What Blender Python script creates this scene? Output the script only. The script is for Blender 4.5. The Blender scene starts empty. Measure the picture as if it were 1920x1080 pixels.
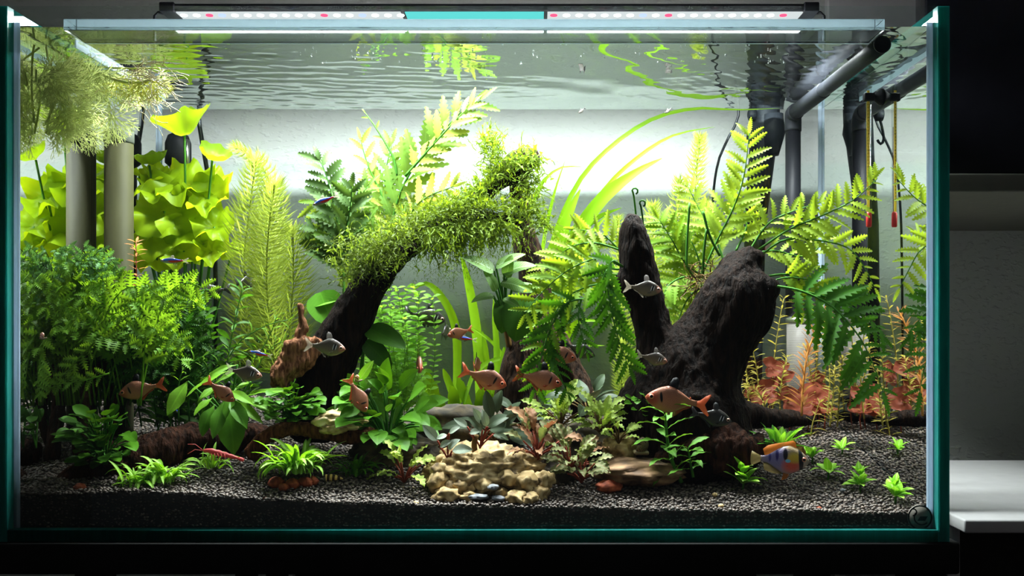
import bpy, bmesh, math, random
import numpy as np
from mathutils import Vector as V, Matrix, Euler, noise

# ------------------------------------------------------------------ camera, world, lights
PI = math.pi
F, D, XV, YV, H0 = 1817.0, 0.926, 1000.0, 603.0, 1.0     # focal length in px, camera distance to the glass, vanishing point, lens height
sc = bpy.context.scene
C = sc.collection
sc.view_settings.view_transform = 'Standard'
sc.view_settings.look = 'None'
sc.view_settings.exposure = 0.0
sc.view_settings.gamma = 1.0
sc.view_settings.use_curve_mapping = False
cy = sc.cycles
cy.max_bounces = 10; cy.diffuse_bounces = 5; cy.glossy_bounces = 4; cy.transmission_bounces = 5
cy.transparent_max_bounces = 24
cy.sample_clamp_indirect = 4.0
cy.blur_glossy = 0.5

cam = bpy.data.cameras.new('camera'); camo = bpy.data.objects.new('camera', cam); C.objects.link(camo)
camo.location = (0, -D, H0); camo.rotation_euler = (PI/2, 0, 0)
cam.sensor_width = 36; cam.lens = 36*F/1920
cam.shift_x = -(XV-960)/1920; cam.shift_y = (YV-540)/1920
cam.clip_start = 0.01
sc.camera = camo

w = bpy.data.worlds.new('dim_room'); sc.world = w; w.use_nodes = True
w.node_tree.nodes['Background'].inputs[0].default_value = (0.75, 0.85, 1.0, 1)
w.node_tree.nodes['Background'].inputs[1].default_value = 0.024

ZRIM, ZW, ZBOT = H0+0.298, H0+0.2817, H0-0.197          # rim, water level, inner floor of the tank
XL, XR, YB = -0.4967, 0.382, 0.36                       # inner faces of the side panes and the back pane
GT = 0.011                                              # pane thickness
YWALL = 0.57
LAMP_Y, LAMP_Z = 0.19, H0+0.350
def area(name, loc, sx, sy, power, col):
    l = bpy.data.lights.new(name, 'AREA'); l.shape = 'RECTANGLE'; l.size = sx; l.size_y = sy; l.energy = power; l.color = col
    o = bpy.data.objects.new(name, l); C.objects.link(o); o.location = loc
    return o
LP = 13.0
LAMP_SPANS = [(-0.415, -0.150, 0.92), (-0.145, 0.012, 0.75), (0.016, 0.310, 1.0)]
for a, b, k in LAMP_SPANS:
    area('led_light', ((a+b)/2, LAMP_Y, LAMP_Z-0.004), b-a, 0.035, LP*k*(b-a)/0.25, (1.0, 0.98, 1.0))
area('added_fill_light', (1.3, -1.6, 2.45), 0.5, 0.5, 1.3, (1.0, 0.95, 0.92))  # unseen fill lamp, added to lift the cabinet and the dark room

# ------------------------------------------------------------------ helpers
def pm(d): return (D+d)/F
def P(px, py, d): return V(((px-XV)*pm(d), d, H0+(YV-py)*pm(d)))
def srgb(r, g, b):
    f = lambda c: (c/255/12.92) if c/255 <= .04045 else ((c/255+.055)/1.055)**2.4
    return (f(r), f(g), f(b), 1)
MATS = {}
def nt(name):
    m = bpy.data.materials.new(name); m.use_nodes = True; m.node_tree.nodes.clear()
    return m, m.node_tree.nodes, m.node_tree.links
def plain(name, col, rough=.5, metal=0, noise_amt=.15, scale=60, bump=0.0, bscale=None, spec=.4, bdist=.002, stretch=None):
    if name in MATS: return MATS[name]
    m, n, l = nt(name)
    out = n.new('ShaderNodeOutputMaterial'); p = n.new('ShaderNodeBsdfPrincipled')
    tc = n.new('ShaderNodeTexCoord'); nz = n.new('ShaderNodeTexNoise'); nz.inputs['Scale'].default_value = scale; nz.inputs['Detail'].default_value = 6
    src = tc.outputs['Object']
    if stretch:
        mp = n.new('ShaderNodeMapping'); mp.inputs['Scale'].default_value = stretch; l.new(src, mp.inputs[0]); src = mp.outputs[0]
    l.new(src, nz.inputs['Vector'])
    r = n.new('ShaderNodeValToRGB')
    r.color_ramp.elements[0].position = .3; r.color_ramp.elements[1].position = .7
    r.color_ramp.elements[0].color = [c*(1-noise_amt) for c in col[:3]]+[1]
    r.color_ramp.elements[1].color = [min(1, c*(1+noise_amt)) for c in col[:3]]+[1]
    l.new(nz.outputs['Fac'], r.inputs[0]); l.new(r.outputs[0], p.inputs['Base Color'])
    p.inputs['Roughness'].default_value = rough; p.inputs['Metallic'].default_value = metal; p.inputs['Specular IOR Level'].default_value = spec
    if bump:
        b = n.new('ShaderNodeBump'); b.inputs['Strength'].default_value = bump; b.inputs['Distance'].default_value = bdist
        nb = n.new('ShaderNodeTexNoise'); nb.inputs['Scale'].default_value = bscale or scale; nb.inputs['Detail'].default_value = 5
        l.new(src, nb.inputs['Vector']); l.new(nb.outputs['Fac'], b.inputs['Height']); l.new(b.outputs[0], p.inputs['Normal'])
    l.new(p.outputs[0], out.inputs[0]); MATS[name] = m
    return m
def leafmat(name, col, tcol=None, trans=.45, vein=.0, vcol=None, rough=.5, var=.2, veinw=.018, spec=.12):
    """green tissue: reflects col, lets tcol through; a midrib drawn along the leaf's own axis"""
    if name in MATS: return MATS[name]
    m, n, l = nt(name)
    out = n.new('ShaderNodeOutputMaterial'); p = n.new('ShaderNodeBsdfPrincipled'); t = n.new('ShaderNodeBsdfTranslucent'); mx = n.new('ShaderNodeMixShader')
    tc = n.new('ShaderNodeTexCoord'); oi = n.new('ShaderNodeObjectInfo'); nz = n.new('ShaderNodeTexNoise')
    nz.inputs['Scale'].default_value = 5; nz.inputs['Detail'].default_value = 4
    l.new(tc.outputs['Object'], nz.inputs['Vector'])
    add = n.new('ShaderNodeMath'); add.operation = 'ADD'
    l.new(oi.outputs['Random'], add.inputs[0]); l.new(nz.outputs['Fac'], add.inputs[1])
    mr = n.new('ShaderNodeMapRange'); mr.inputs['From Min'].default_value = .3; mr.inputs['From Max'].default_value = 1.7
    mr.inputs['To Min'].default_value = 1-var; mr.inputs['To Max'].default_value = 1+var
    l.new(add.outputs[0], mr.inputs[0])
    def scaled(c):
        g = n.new('ShaderNodeVectorMath'); g.operation = 'SCALE'; g.inputs[0].default_value = c[:3]; l.new(mr.outputs[0], g.inputs['Scale']); return g.outputs[0]
    c1 = scaled(col); c2 = scaled(tcol or col)
    if vein:
        sx = n.new('ShaderNodeSeparateXYZ'); l.new(tc.outputs['Object'], sx.inputs[0])
        ab = n.new('ShaderNodeMath'); ab.operation = 'ABSOLUTE'; l.new(sx.outputs['Y'], ab.inputs[0])
        # side veins run forward from the midrib
        sv = n.new('ShaderNodeMath'); sv.operation = 'MULTIPLY_ADD'; sv.inputs[1].default_value = -.9; l.new(ab.outputs[0], sv.inputs[0]); l.new(sx.outputs['X'], sv.inputs[2])
        sn = n.new('ShaderNodeMath'); sn.operation = 'MULTIPLY'; sn.inputs[1].default_value = 70; l.new(sv.outputs[0], sn.inputs[0])
        si = n.new('ShaderNodeMath'); si.operation = 'SINE'; l.new(sn.outputs[0], si.inputs[0])
        pw = n.new('ShaderNodeMapRange'); pw.inputs['From Min'].default_value = .8; pw.inputs['From Max'].default_value = 1; pw.inputs['To Max'].default_value = .45; l.new(si.outputs[0], pw.inputs[0])
        lt = n.new('ShaderNodeMapRange'); lt.inputs['From Min'].default_value = veinw; lt.inputs['From Max'].default_value = veinw*.4; lt.inputs['To Min'].default_value = 0; lt.inputs['To Max'].default_value = 1
        l.new(ab.outputs[0], lt.inputs[0])
        mxx = n.new('ShaderNodeMath'); mxx.operation = 'MAXIMUM'; l.new(lt.outputs[0], mxx.inputs[0]); l.new(pw.outputs[0], mxx.inputs[1])
        ms = n.new('ShaderNodeMath'); ms.operation = 'MULTIPLY'; ms.inputs[1].default_value = vein; l.new(mxx.outputs[0], ms.inputs[0])
        cm = n.new('ShaderNodeMix'); cm.data_type = 'RGBA'; l.new(ms.outputs[0], cm.inputs['Factor']); l.new(c1, cm.inputs['A'])
        cm.inputs['B'].default_value = vcol or [min(1, c*2) for c in col[:3]]+[1]
        c1 = cm.outputs['Result']
    l.new(c1, p.inputs['Base Color']); l.new(c2, t.inputs['Color'])
    p.inputs['Roughness'].default_value = rough; p.inputs['Specular IOR Level'].default_value = spec
    mx.inputs[0].default_value = trans
    l.new(p.outputs[0], mx.inputs[1]); l.new(t.outputs[0], mx.inputs[2]); l.new(mx.outputs[0], out.inputs[0])
    MATS[name] = m
    return m
def raw_mesh(name, verts, faces, mat=None, smooth=True):
    me = bpy.data.meshes.new(name); me.from_pydata([tuple(v) for v in verts], [], faces)
    if mat:
        for x in (mat if isinstance(mat, (list, tuple)) else [mat]): me.materials.append(x)
    if smooth: me.polygons.foreach_set('use_smooth', [True]*len(me.polygons))
    me.update()
    return me
def link(name, me, parent=None):
    o = bpy.data.objects.new(name, me); C.objects.link(o)
    if parent is not None: o.parent = parent
    return o
LOC = {}
def thing(name, label, cat, loc, group=None, kind=None):
    o = bpy.data.objects.new(name, None); C.objects.link(o); o.empty_display_size = .01
    o.location = loc; o['label'] = label; o['category'] = cat
    if group: o['group'] = group
    if kind: o['kind'] = kind
    LOC[o.name] = V(loc)
    return o
def root_loc(o):
    while o.parent is not None: o = o.parent
    return LOC.get(o.name, V((0, 0, 0)))
def part(name, verts, faces, mat, parent, smooth=True, kind=None, label=None):
    """verts in world space"""
    off = root_loc(parent)
    me = raw_mesh(name, [V(v)-off for v in verts], faces, mat, smooth)
    o = link(name, me, parent)
    if kind: o['kind'] = kind
    if label: o['label'] = label
    return o
def single(name, verts, faces, mat, label=None, cat=None, group=None, smooth=True, kind=None):
    c = sum((V(v) for v in verts), V())/len(verts); zmin = min(v[2] for v in verts)
    c.z = zmin
    me = raw_mesh(name, [V(v)-c for v in verts], faces, mat, smooth)
    o = link(name, me); o.location = c
    if label: o['label'] = label
    if cat: o['category'] = cat
    if group: o['group'] = group
    if kind: o['kind'] = kind
    return o
class MB:
    def __init__(s): s.v = []; s.f = []
    def add(s, vf):
        k = len(s.v); s.v += list(vf[0]); s.f += [tuple(i+k for i in f) for f in vf[1]]; return s
    def vf(s): return s.v, s.f
def box(x0, x1, y0, y1, z0, z1):
    v = [(x, y, z) for z in (z0, z1) for y in (y0, y1) for x in (x0, x1)]
    f = [(0, 2, 3, 1), (4, 5, 7, 6), (0, 1, 5, 4), (2, 6, 7, 3), (0, 4, 6, 2), (1, 3, 7, 5)]
    return [V(a) for a in v], f
def bbox(x0, x1, y0, y1, z0, z1, b=.002):
    """box with bevelled edges"""
    bm = bmesh.new(); v, f = box(x0, x1, y0, y1, z0, z1)
    bv = [bm.verts.new(a) for a in v]
    for q in f: bm.faces.new([bv[i] for i in q])
    bmesh.ops.bevel(bm, geom=bm.edges[:], offset=b, segments=2, profile=.5, affect='EDGES')
    bm.verts.index_update()
    r = ([a.co.copy() for a in bm.verts], [tuple(a.index for a in q.verts) for q in bm.faces]); bm.free()
    return r
def catmull(pts, m):
    """pts: list of tuples (any dim) -> m resampled tuples"""
    a = np.array(pts, float); n = len(a)
    if n == 2:
        t = np.linspace(0, 1, m)[:, None]; return a[0]*(1-t)+a[1]*t
    seg = np.sqrt(((a[1:, :3]-a[:-1, :3])**2).sum(1)); cum = np.concatenate([[0], np.cumsum(seg)])
    out = []
    for s in np.linspace(0, cum[-1], m):
        i = min(int(np.searchsorted(cum, s, side='right')-1), n-2); t = (s-cum[i])/max(seg[i], 1e-9)
        p0 = a[max(i-1, 0)]; p1 = a[i]; p2 = a[i+1]; p3 = a[min(i+2, n-1)]
        out.append(.5*((2*p1)+(-p0+p2)*t+(2*p0-5*p1+4*p2-p3)*t*t+(-p0+3*p1-3*p2+p3)*t**3))
    return np.array(out)
def frames(pts):
    pts = [V(p) for p in pts]; T = []
    for i in range(len(pts)):
        a = pts[max(i-1, 0)]; b = pts[min(i+1, len(pts)-1)]; t = (b-a); T.append(t.normalized() if t.length > 1e-9 else V((0, 0, 1)))
    up = V((0, 0, 1)) if abs(T[0].z) < .9 else V((0, 1, 0))
    N = (up-T[0]*up.dot(T[0])).normalized(); out = []
    for t in T:
        N = N-t*N.dot(t); N = N.normalized() if N.length > 1e-6 else t.orthogonal().normalized(); out.append((t, N, t.cross(N)))
    return pts, out
def tube(pts, radii, n=8, cap=True):
    pts, fr = frames(pts); v = []; f = []
    for p, r, (t, N, B) in zip(pts, radii, fr):
        for k in range(n):
            a = 2*PI*k/n; v.append(p+(N*math.cos(a)+B*math.sin(a))*r)
    for i in range(len(pts)-1):
        for k in range(n):
            f.append((i*n+k, i*n+(k+1) % n, (i+1)*n+(k+1) % n, (i+1)*n+k))
    if cap:
        f.append(tuple(range(n-1, -1, -1))); f.append(tuple((len(pts)-1)*n+k for k in range(n)))
    return v, f
def ptube(pxpts, m=16, n=8):
    """pxpts (px,py,d,r_px)"""
    a = [tuple(P(x, y, d))+(r*pm(d),) for x, y, d, r in pxpts]
    c = catmull(a, m)
    return tube([V(q[:3]) for q in c], [max(q[3], 1e-4) for q in c], n)
def lathe(profile, c=(0, 0, 0), n=24, axis='Z'):
    """profile list of (r,h)"""
    v = []; f = []; c = V(c)
    for r, h in profile:
        for k in range(n):
            a = 2*PI*k/n
            q = V((r*math.cos(a), r*math.sin(a), h)) if axis == 'Z' else (V((r*math.cos(a), h, r*math.sin(a))) if axis == 'Y' else V((h, r*math.cos(a), r*math.sin(a))))
            v.append(c+q)
    m = len(profile)
    for i in range(m-1):
        for k in range(n): f.append((i*n+k, i*n+(k+1) % n, (i+1)*n+(k+1) % n, (i+1)*n+k))
    f.append(tuple(range(n-1, -1, -1))); f.append(tuple((m-1)*n+k for k in range(n)))
    return v, f
def interp(tab, t):
    for (a, va), (b, vb) in zip(tab, tab[1:]):
        if t <= b: return va+(vb-va)*(t-a)/max(b-a, 1e-9)
    return tab[-1][1]
def basis(pos, xdir, nrm, scale=1.0, sy=None):
    x = V(xdir).normalized(); z = V(nrm)-x*V(nrm).dot(x)
    if z.length < 1e-5: z = x.orthogonal()
    z.normalize(); y = z.cross(x); sy = sy or scale
    return Matrix(((x.x*scale, y.x*sy, z.x*scale, pos[0]), (x.y*scale, y.y*sy, z.y*scale, pos[1]), (x.z*scale, y.z*sy, z.z*scale, pos[2]), (0, 0, 0, 1)))
OVAL = [(0, .02), (.06, .35), (.2, .8), (.4, 1), (.6, .92), (.8, .6), (.93, .25), (1, .01)]
ROUND = [(0, .3), (.08, .75), (.25, 1), (.45, 1), (.7, .8), (.9, .42), (1, .03)]
LANCE = [(0, .04), (.1, .25), (.3, .75), (.5, 1), (.7, .8), (.88, .38), (1, .01)]
STRAP = [(0, .5), (.2, .85), (.5, 1), (.8, .8), (1, .05)]
PINNA = [(0, .15), (.08, .7), (.25, 1), (.5, .92), (.75, .7), (.92, .38), (1, .05)]
def leaf(prof, width, nL=10, nW=2, droop=.5, fold=.2, wave=0, wn=3, teeth=0, tn=8, twist=0, seed=0, lobes=0):
    """unit-length leaf blade along +X, face +Z"""
    rnd = random.Random(seed); v = []; f = []; x = z = 0; ph = rnd.random()*6
    for i in range(nL+1):
        t = i/nL; a = droop*(t-.35)
        if i: x += math.cos(a)/nL; z -= math.sin(a)/nL
        hw = width*.5*interp(prof, t)
        for j in range(-nW, nW+1):
            s = j/nW; e = abs(s); ww = hw
            if teeth and e > .99: ww *= 1+teeth*(1 if (i % 2) else -1)
            if lobes and e > .3: ww *= 1-lobes*(.0 if (i % 2) else 1)*(e-.3)/.7
            off = fold*e*ww+wave*math.sin(wn*2*PI*t+ph+(2.1 if s > 0 else 0))*e**2*width
            yy = s*ww; tw = twist*t
            yy2 = yy*math.cos(tw)-off*math.sin(tw); off2 = yy*math.sin(tw)+off*math.cos(tw)
            xx = x+(e*ww*.35 if (teeth or lobes) else 0)
            v.append(V((xx+math.sin(a)*off2, yy2, z+math.cos(a)*off2)))
    k = 2*nW+1
    for i in range(nL):
        for j in range(2*nW): f.append((i*k+j, (i+1)*k+j, (i+1)*k+j+1, i*k+j+1))
    return v, f
LEAFC = {}
def leafset(key, mat, count, prof, width, **kw):
    k = (key, mat.name)
    if k not in LEAFC:
        out = []; dr = kw.pop('droop', .5)
        for i in range(count):
            out.append(raw_mesh(key, *leaf(prof, width*(1+.15*((i*37 % 10)/10-.5)), droop=dr*(.55+.9*i/max(count-1, 1)), seed=i*7+3, twist=(.35 if i % 2 else -.3), **kw), mat))
        LEAFC[k] = out
    return LEAFC[k]
BBC = {}
def me_corners(me):
    a = np.empty(len(me.vertices)*3); me.vertices.foreach_get('co', a); a = a.reshape(-1, 3); l_, h_ = a.min(0), a.max(0)
    return [V((x, y, z)) for x in (l_[0], h_[0]) for y in (l_[1], h_[1]) for z in (l_[2], h_[2])]
def put(name, me, parent, pos, xdir, nrm, L, sy=None, label=None):
    o = link(name, me, parent)
    off = root_loc(parent)
    M0 = basis(V(pos), xdir, nrm, L, sy); k = me.as_pointer()
    if k not in BBC: BBC[k] = me_corners(me)
    cs = [M0@c for c in BBC[k]]; sh_ = V((0, 0, 0))                 # keep the blade inside the glass and under the surface
    lo = [min(c[i] for c in cs) for i in range(3)]; hi = [max(c[i] for c in cs) for i in range(3)]
    if lo[0] < XL+.001: sh_.x = XL+.001-lo[0]
    elif hi[0] > XR-.001: sh_.x = XR-.001-hi[0]
    if lo[1] < .001: sh_.y = .001-lo[1]
    elif hi[1] > YB-.001: sh_.y = YB-.001-hi[1]
    if hi[2] > ZW-.0015: sh_.z = ZW-.0015-hi[2]
    o.matrix_local = Matrix.Translation(sh_-off) @ M0
    if label: o['label'] = label
    return o
def ribbon(pts, widths, nrm, fold=.15, nW=1):
    """strap leaf along 3-D points"""
    v = []; f = []; n = len(pts); pts = [V(p) for p in pts]
    for i in range(n):
        t = (pts[min(i+1, n-1)]-pts[max(i-1, 0)]).normalized(); s = t.cross(V(nrm)); s = s.normalized() if s.length > 1e-6 else V((1, 0, 0))
        nn = s.cross(t)
        for j in range(-nW, nW+1):
            e = j/nW; v.append(pts[i]+s*(e*widths[i]*.5)+nn*(fold*abs(e)*widths[i]*.5))
    k = 2*nW+1
    for i in range(n-1):
        for j in range(2*nW): f.append((i*k+j, (i+1)*k+j, (i+1)*k+j+1, i*k+j+1))
    return v, f
def fbm(p, s, o=4):
    return noise.fractal(V(p)*s, 1.0, 2.0, o, noise_basis='PERLIN_ORIGINAL')

# ------------------------------------------------------------------ materials for glass and water
def glass_mat(name, ior, tint, gloss_rough=0.0, const=None, total=False):
    m, n, l = nt(name)
    out = n.new('ShaderNodeOutputMaterial'); t = n.new('ShaderNodeBsdfTransparent'); g = n.new('ShaderNodeBsdfGlossy'); mx = n.new('ShaderNodeMixShader')
    t.inputs[0].default_value = tint; g.inputs['Roughness'].default_value = gloss_rough; g.inputs['Color'].default_value = (.97, .98, .97, 1)
    if const is not None: mx.inputs[0].default_value = const
    elif total:                                     # clear face-on, a full mirror past the critical angle, either way through
        lw = n.new('ShaderNodeLayerWeight'); lw.inputs['Blend'].default_value = .5
        mr = n.new('ShaderNodeMapRange'); mr.inputs['From Min'].default_value, mr.inputs['From Max'].default_value, mr.inputs['To Max'].default_value = total; mr.inputs['To Min'].default_value = .03
        l.new(lw.outputs['Facing'], mr.inputs[0]); l.new(mr.outputs[0], mx.inputs[0])
    else:
        fr = n.new('ShaderNodeFresnel'); fr.inputs['IOR'].default_value = ior; l.new(fr.outputs[0], mx.inputs[0])
    l.new(t.outputs[0], mx.inputs[1]); l.new(g.outputs[0], mx.inputs[2]); l.new(mx.outputs[0], out.inputs[0])
    return m
M_WET = glass_mat('glass_against_water', 1.5, (.97, .99, .98, 1), total=(.18, .26, 1.0))
M_WETS = glass_mat('side_glass_against_water', 1.33, (.97, .99, .98, 1))
M_SIDEOUT = glass_mat('dimming_outer_glass', 1.5, (.43, .47, .455, 1), const=.03)          # side panes: outer tint darkened to cut lamp light spilling onto the cabinet
M_SURF = glass_mat('water_surface', 1.33, (.96, .99, .98, 1), total=(.29, .36, .80))
M_DRY = glass_mat('clear_glass', 1.5, (.93, .97, .96, 1), const=.035)
def solid_glass():
    m, n, l = nt('solid_glass'); out = n.new('ShaderNodeOutputMaterial'); g = n.new('ShaderNodeBsdfGlass'); g.inputs['IOR'].default_value = 1.5; g.inputs['Roughness'].default_value = .02; g.inputs['Color'].default_value = (.95, .98, .98, 1)
    l.new(g.outputs[0], out.inputs[0]); return m
M_SOLID = solid_glass()
M_PIPEGLASS = glass_mat('thermometer_glass', 1.5, (.93, .95, .95, 1), const=.12)
def edge_mat(name, ca, cb):
    m, n, l = nt(name)
    out = n.new('ShaderNodeOutputMaterial'); p = n.new('ShaderNodeBsdfPrincipled'); t = n.new('ShaderNodeBsdfTranslucent'); mx = n.new('ShaderNodeMixShader')
    tc = n.new('ShaderNodeTexCoord'); nz = n.new('ShaderNodeTexNoise'); nz.inputs['Scale'].default_value = 40; mp = n.new('ShaderNodeMapping'); mp.inputs['Scale'].default_value = (8, 1, .4)
    l.new(tc.outputs['Object'], mp.inputs[0]); l.new(mp.outputs[0], nz.inputs['Vector'])
    r = n.new('ShaderNodeValToRGB'); r.color_ramp.elements[0].color = ca; r.color_ramp.elements[1].color = cb
    l.new(nz.outputs['Fac'], r.inputs[0]); l.new(r.outputs[0], p.inputs['Base Color']); l.new(r.outputs[0], t.inputs['Color'])
    p.inputs['Roughness'].default_value = .15; mx.inputs[0].default_value = .7
    l.new(p.outputs[0], mx.inputs[1]); l.new(t.outputs[0], mx.inputs[2]); l.new(mx.outputs[0], out.inputs[0])
    return m
M_EDGE = edge_mat('green_glass_edge', (.03, .30, .28, 1), (.08, .55, .50, 1)); M_EDGEB = edge_mat('dimmed_green_glass_edge', (.006, .07, .06, 1), (.012, .13, .11, 1))  # bottom edge: same glass, its dimmer light put into a darker colour
M_SILI = leafmat('silicone', srgb(190, 205, 220), srgb(215, 230, 245), trans=.5, var=.05, rough=.3)
M_BLACK = plain('black_plastic', srgb(22, 23, 27), .5, noise_amt=.1, spec=.1)
M_DKGREY = plain('dark_grey_plastic', srgb(40, 42, 48), .5, noise_amt=.1, spec=.12)
M_MATTE = plain('black_board', srgb(14, 14, 14), .7, noise_amt=.2)
M_STEEL = plain('steel', srgb(190, 190, 188), .3, 1.0, noise_amt=.1)

# ------------------------------------------------------------------ room
def structure(name, vf, mat, label=None, smooth=False, parent=None):
    o = link(name, raw_mesh(name, vf[0], vf[1], mat, smooth), parent)
    if parent is None: o['kind'] = 'structure'
    return o
def wall_mat():
    m, n, l = nt('woodchip_wallpaper')
    out = n.new('ShaderNodeOutputMaterial'); p = n.new('ShaderNodeBsdfPrincipled'); p.inputs['Base Color'].default_value = srgb(200, 201, 198); p.inputs['Roughness'].default_value = .8
    tc = n.new('ShaderNodeTexCoord'); nz = n.new('ShaderNodeTexNoise'); nz.inputs['Scale'].default_value = 130; nz.inputs['Detail'].default_value = 2
    mp = n.new('ShaderNodeMapping'); mp.inputs['Scale'].default_value = (.6, 1, 1); l.new(tc.outputs['Object'], mp.inputs[0]); l.new(mp.outputs[0], nz.inputs['Vector'])
    r = n.new('ShaderNodeValToRGB'); r.color_ramp.elements[0].position = .52; r.color_ramp.elements[1].position = .68; l.new(nz.outputs['Fac'], r.inputs[0])
    b = n.new('ShaderNodeBump'); b.inputs['Strength'].default_value = .5; b.inputs['Distance'].default_value = .0016
    l.new(r.outputs[0], b.inputs['Height']); l.new(b.outputs[0], p.inputs['Normal']); l.new(p.outputs[0], out.inputs[0])
    return m
M_WALL = wall_mat()
M_WHITE = plain('white_laminate', srgb(214, 210, 212), .45, noise_amt=.04)
M_FLOOR = plain('dark_floor', srgb(48, 42, 38), .5, scale=8)
structure('wall_back', box(-1.6, 1.9, YWALL, YWALL+.1, 0, 2.6), M_WALL)
structure('wall_left', box(-1.7, -1.6, -2.6, YWALL+.1, 0, 2.6), M_WALL)
structure('wall_right', box(1.9, 2.0, -2.6, YWALL+.1, 0, 2.6), M_WALL)
structure('floor', box(-1.7, 2.0, -2.6, YWALL+.1, -.1, 0), M_FLOOR)
structure('ceiling', box(-1.7, 2.0, -2.6, YWALL+.1, 2.6, 2.7), M_WALL)
# pale panel on the wall right of the lamp
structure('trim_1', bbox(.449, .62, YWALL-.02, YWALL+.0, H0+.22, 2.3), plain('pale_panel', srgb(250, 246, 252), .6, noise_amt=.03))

# aquarium stand: dark slab on a frame with legs
ZS = ZBOT-GT
st = thing('aquarium_stand', 'black wooden stand with open legs carrying the aquarium', 'stand', (-.05, .18, 0))
part('top_board', *bbox(-.60, .403, -.0125, .40, ZS-.031, ZS, .003), M_MATTE, st)
for x in (-.585, .372):
    for y in (.0, .37):
        part('leg', *bbox(x-.02, x+.02, y-.02, y+.02, 0, ZS-.031, .003), M_MATTE, st)
part('bottom_board', *bbox(-.58, .37, .0, .37, .12, .14, .003), M_MATTE, st)
for x in (-.375, -.335): part('crossbar', *bbox(x-.012, x+.012, .33, .355, .14, ZS-.031, .002), M_MATTE, st)
part('back_panel', *bbox(-.32, .30, .375, .383, .14, ZS-.031, .002), M_MATTE, st)

# side cabinet, wall shelf and television on the right
cb = thing('side_cabinet', 'white low cabinet with pale top beside the aquarium stand', 'cabinet', (.7, .2, 0))
ZC = H0-.1895
part('cabinet_top', *bbox(.412, 1.25, .0, .40, ZC-.013, ZC, .002), M_WHITE, cb)
part('side_panel', *bbox(.412, .426, .04, .40, 0, ZC-.013, .002), M_WHITE, cb)
part('side_panel', *bbox(1.236, 1.25, .04, .40, 0, ZC-.013, .002), M_WHITE, cb)
part('rear_panel', *bbox(.426, 1.236, .385, .395, 0, ZC-.013, .001), plain('dark_rear_panel', srgb(60, 58, 54), .7), cb)
part('shelf', *bbox(.426, 1.236, .06, .385, .40, .418, .002), M_WHITE, cb)
ws = thing('wall_shelf', 'dark grey wall shelf board carrying the black television', 'shelf', (.8, .3, H0+.125))
M_SHELF = plain('grey_shelf', srgb(118, 116, 106), .6, noise_amt=.06)
part('shelf_board', *bbox(.405, 1.35, .12, YWALL-.001, H0+.140, H0+.160, .002), M_SHELF, ws)
for x in (.55, 1.2): part('bracket', *bbox(x, x+.02, .40, YWALL-.001, H0+.118, H0+.1405, .001), M_SHELF, ws)
tv = thing('television', 'black flat television standing on the grey wall shelf', 'television', (.8, .3, H0+.160))
part('screen', *bbox(.496, 1.30, .30, .335, H0+.185, H0+.66, .004), plain('screen_black', srgb(9, 10, 14), .25), tv)
part('foot', *bbox(.56, 1.2, .24, .40, H0+.1601, H0+.167, .002), M_BLACK, tv)
part('neck', *bbox(.84, .92, .30, .33, H0+.166, H0+.19, .002), M_BLACK, tv)

# ------------------------------------------------------------------ aquarium
tank = thing('aquarium', 'large glass fish tank with green polished edges', 'aquarium', ((XL+XR)/2, YB/2, ZS))
def pane(name, x0, x1, y0, y1, z0, z1, inner, wet):
    """glass pane; inner = face index towards the water, split at the water level when wet"""
    v, f = box(x0, x1, y0, y1, z0, z1)
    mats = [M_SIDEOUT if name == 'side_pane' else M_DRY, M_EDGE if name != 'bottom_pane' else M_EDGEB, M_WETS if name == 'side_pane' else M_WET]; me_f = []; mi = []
    vv = list(v)
    big = {2: (2, 3), 3: (2, 3), 4: (4, 5), 5: (4, 5), 0: (0, 1), 1: (0, 1)}[inner]
    for i, q in enumerate(f):
        if i == inner and wet:
            zs = {0: z0, 1: z1}
            lo = [k for k in q if v[k].z < (z0+z1)/2]; hi = [k for k in q if v[k].z > (z0+z1)/2]
            # quad order around: split horizontally at ZW
            base = len(vv); new = {}
            for k in q:
                if v[k].z < (z0+z1)/2:
                    new[(round(v[k].x, 5), round(v[k].y, 5))] = len(vv); vv.append(V((v[k].x, v[k].y, ZW)))
            qa = []; qb = []
            for k in q:
                m = new[(round(v[k].x, 5), round(v[k].y, 5))]
                if v[k].z < (z0+z1)/2: qa.append(k); qb.append(m)
                else: qa.append(m); qb.append(k)
            # the water-side normal has to point out of the water: reversed winding
            me_f.append(tuple(reversed(qa))); mi.append(2); me_f.append(tuple(qb)); mi.append(0)
        elif i in big or (i == 1 and wet is not None and name != 'side_pane'): me_f.append(q); mi.append(0)
        else: me_f.append(q); mi.append(1)
    off = root_loc(tank); me = raw_mesh(name, [a-off for a in vv], me_f, mats, False)
    me.polygons.foreach_set('material_index', mi)
    return link(name, me, tank)
pane('front_pane', XL+.0002, XR-.0002, -GT, 0, ZBOT, ZRIM, 3, False)
pane('back_pane', XL+.0002, XR-.0002, YB, YB+GT, ZBOT, ZRIM, 2, True)
pane('side_pane', XL-GT, XL, -GT, YB+GT, ZBOT-GT, ZRIM, 5, True)
pane('side_pane', XR, XR+GT, -GT, YB+GT, ZBOT-GT, ZRIM, 4, True)
pane('bottom_pane', XL, XR, -GT, YB+GT, ZBOT-GT, ZBOT, 1, False)
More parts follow.
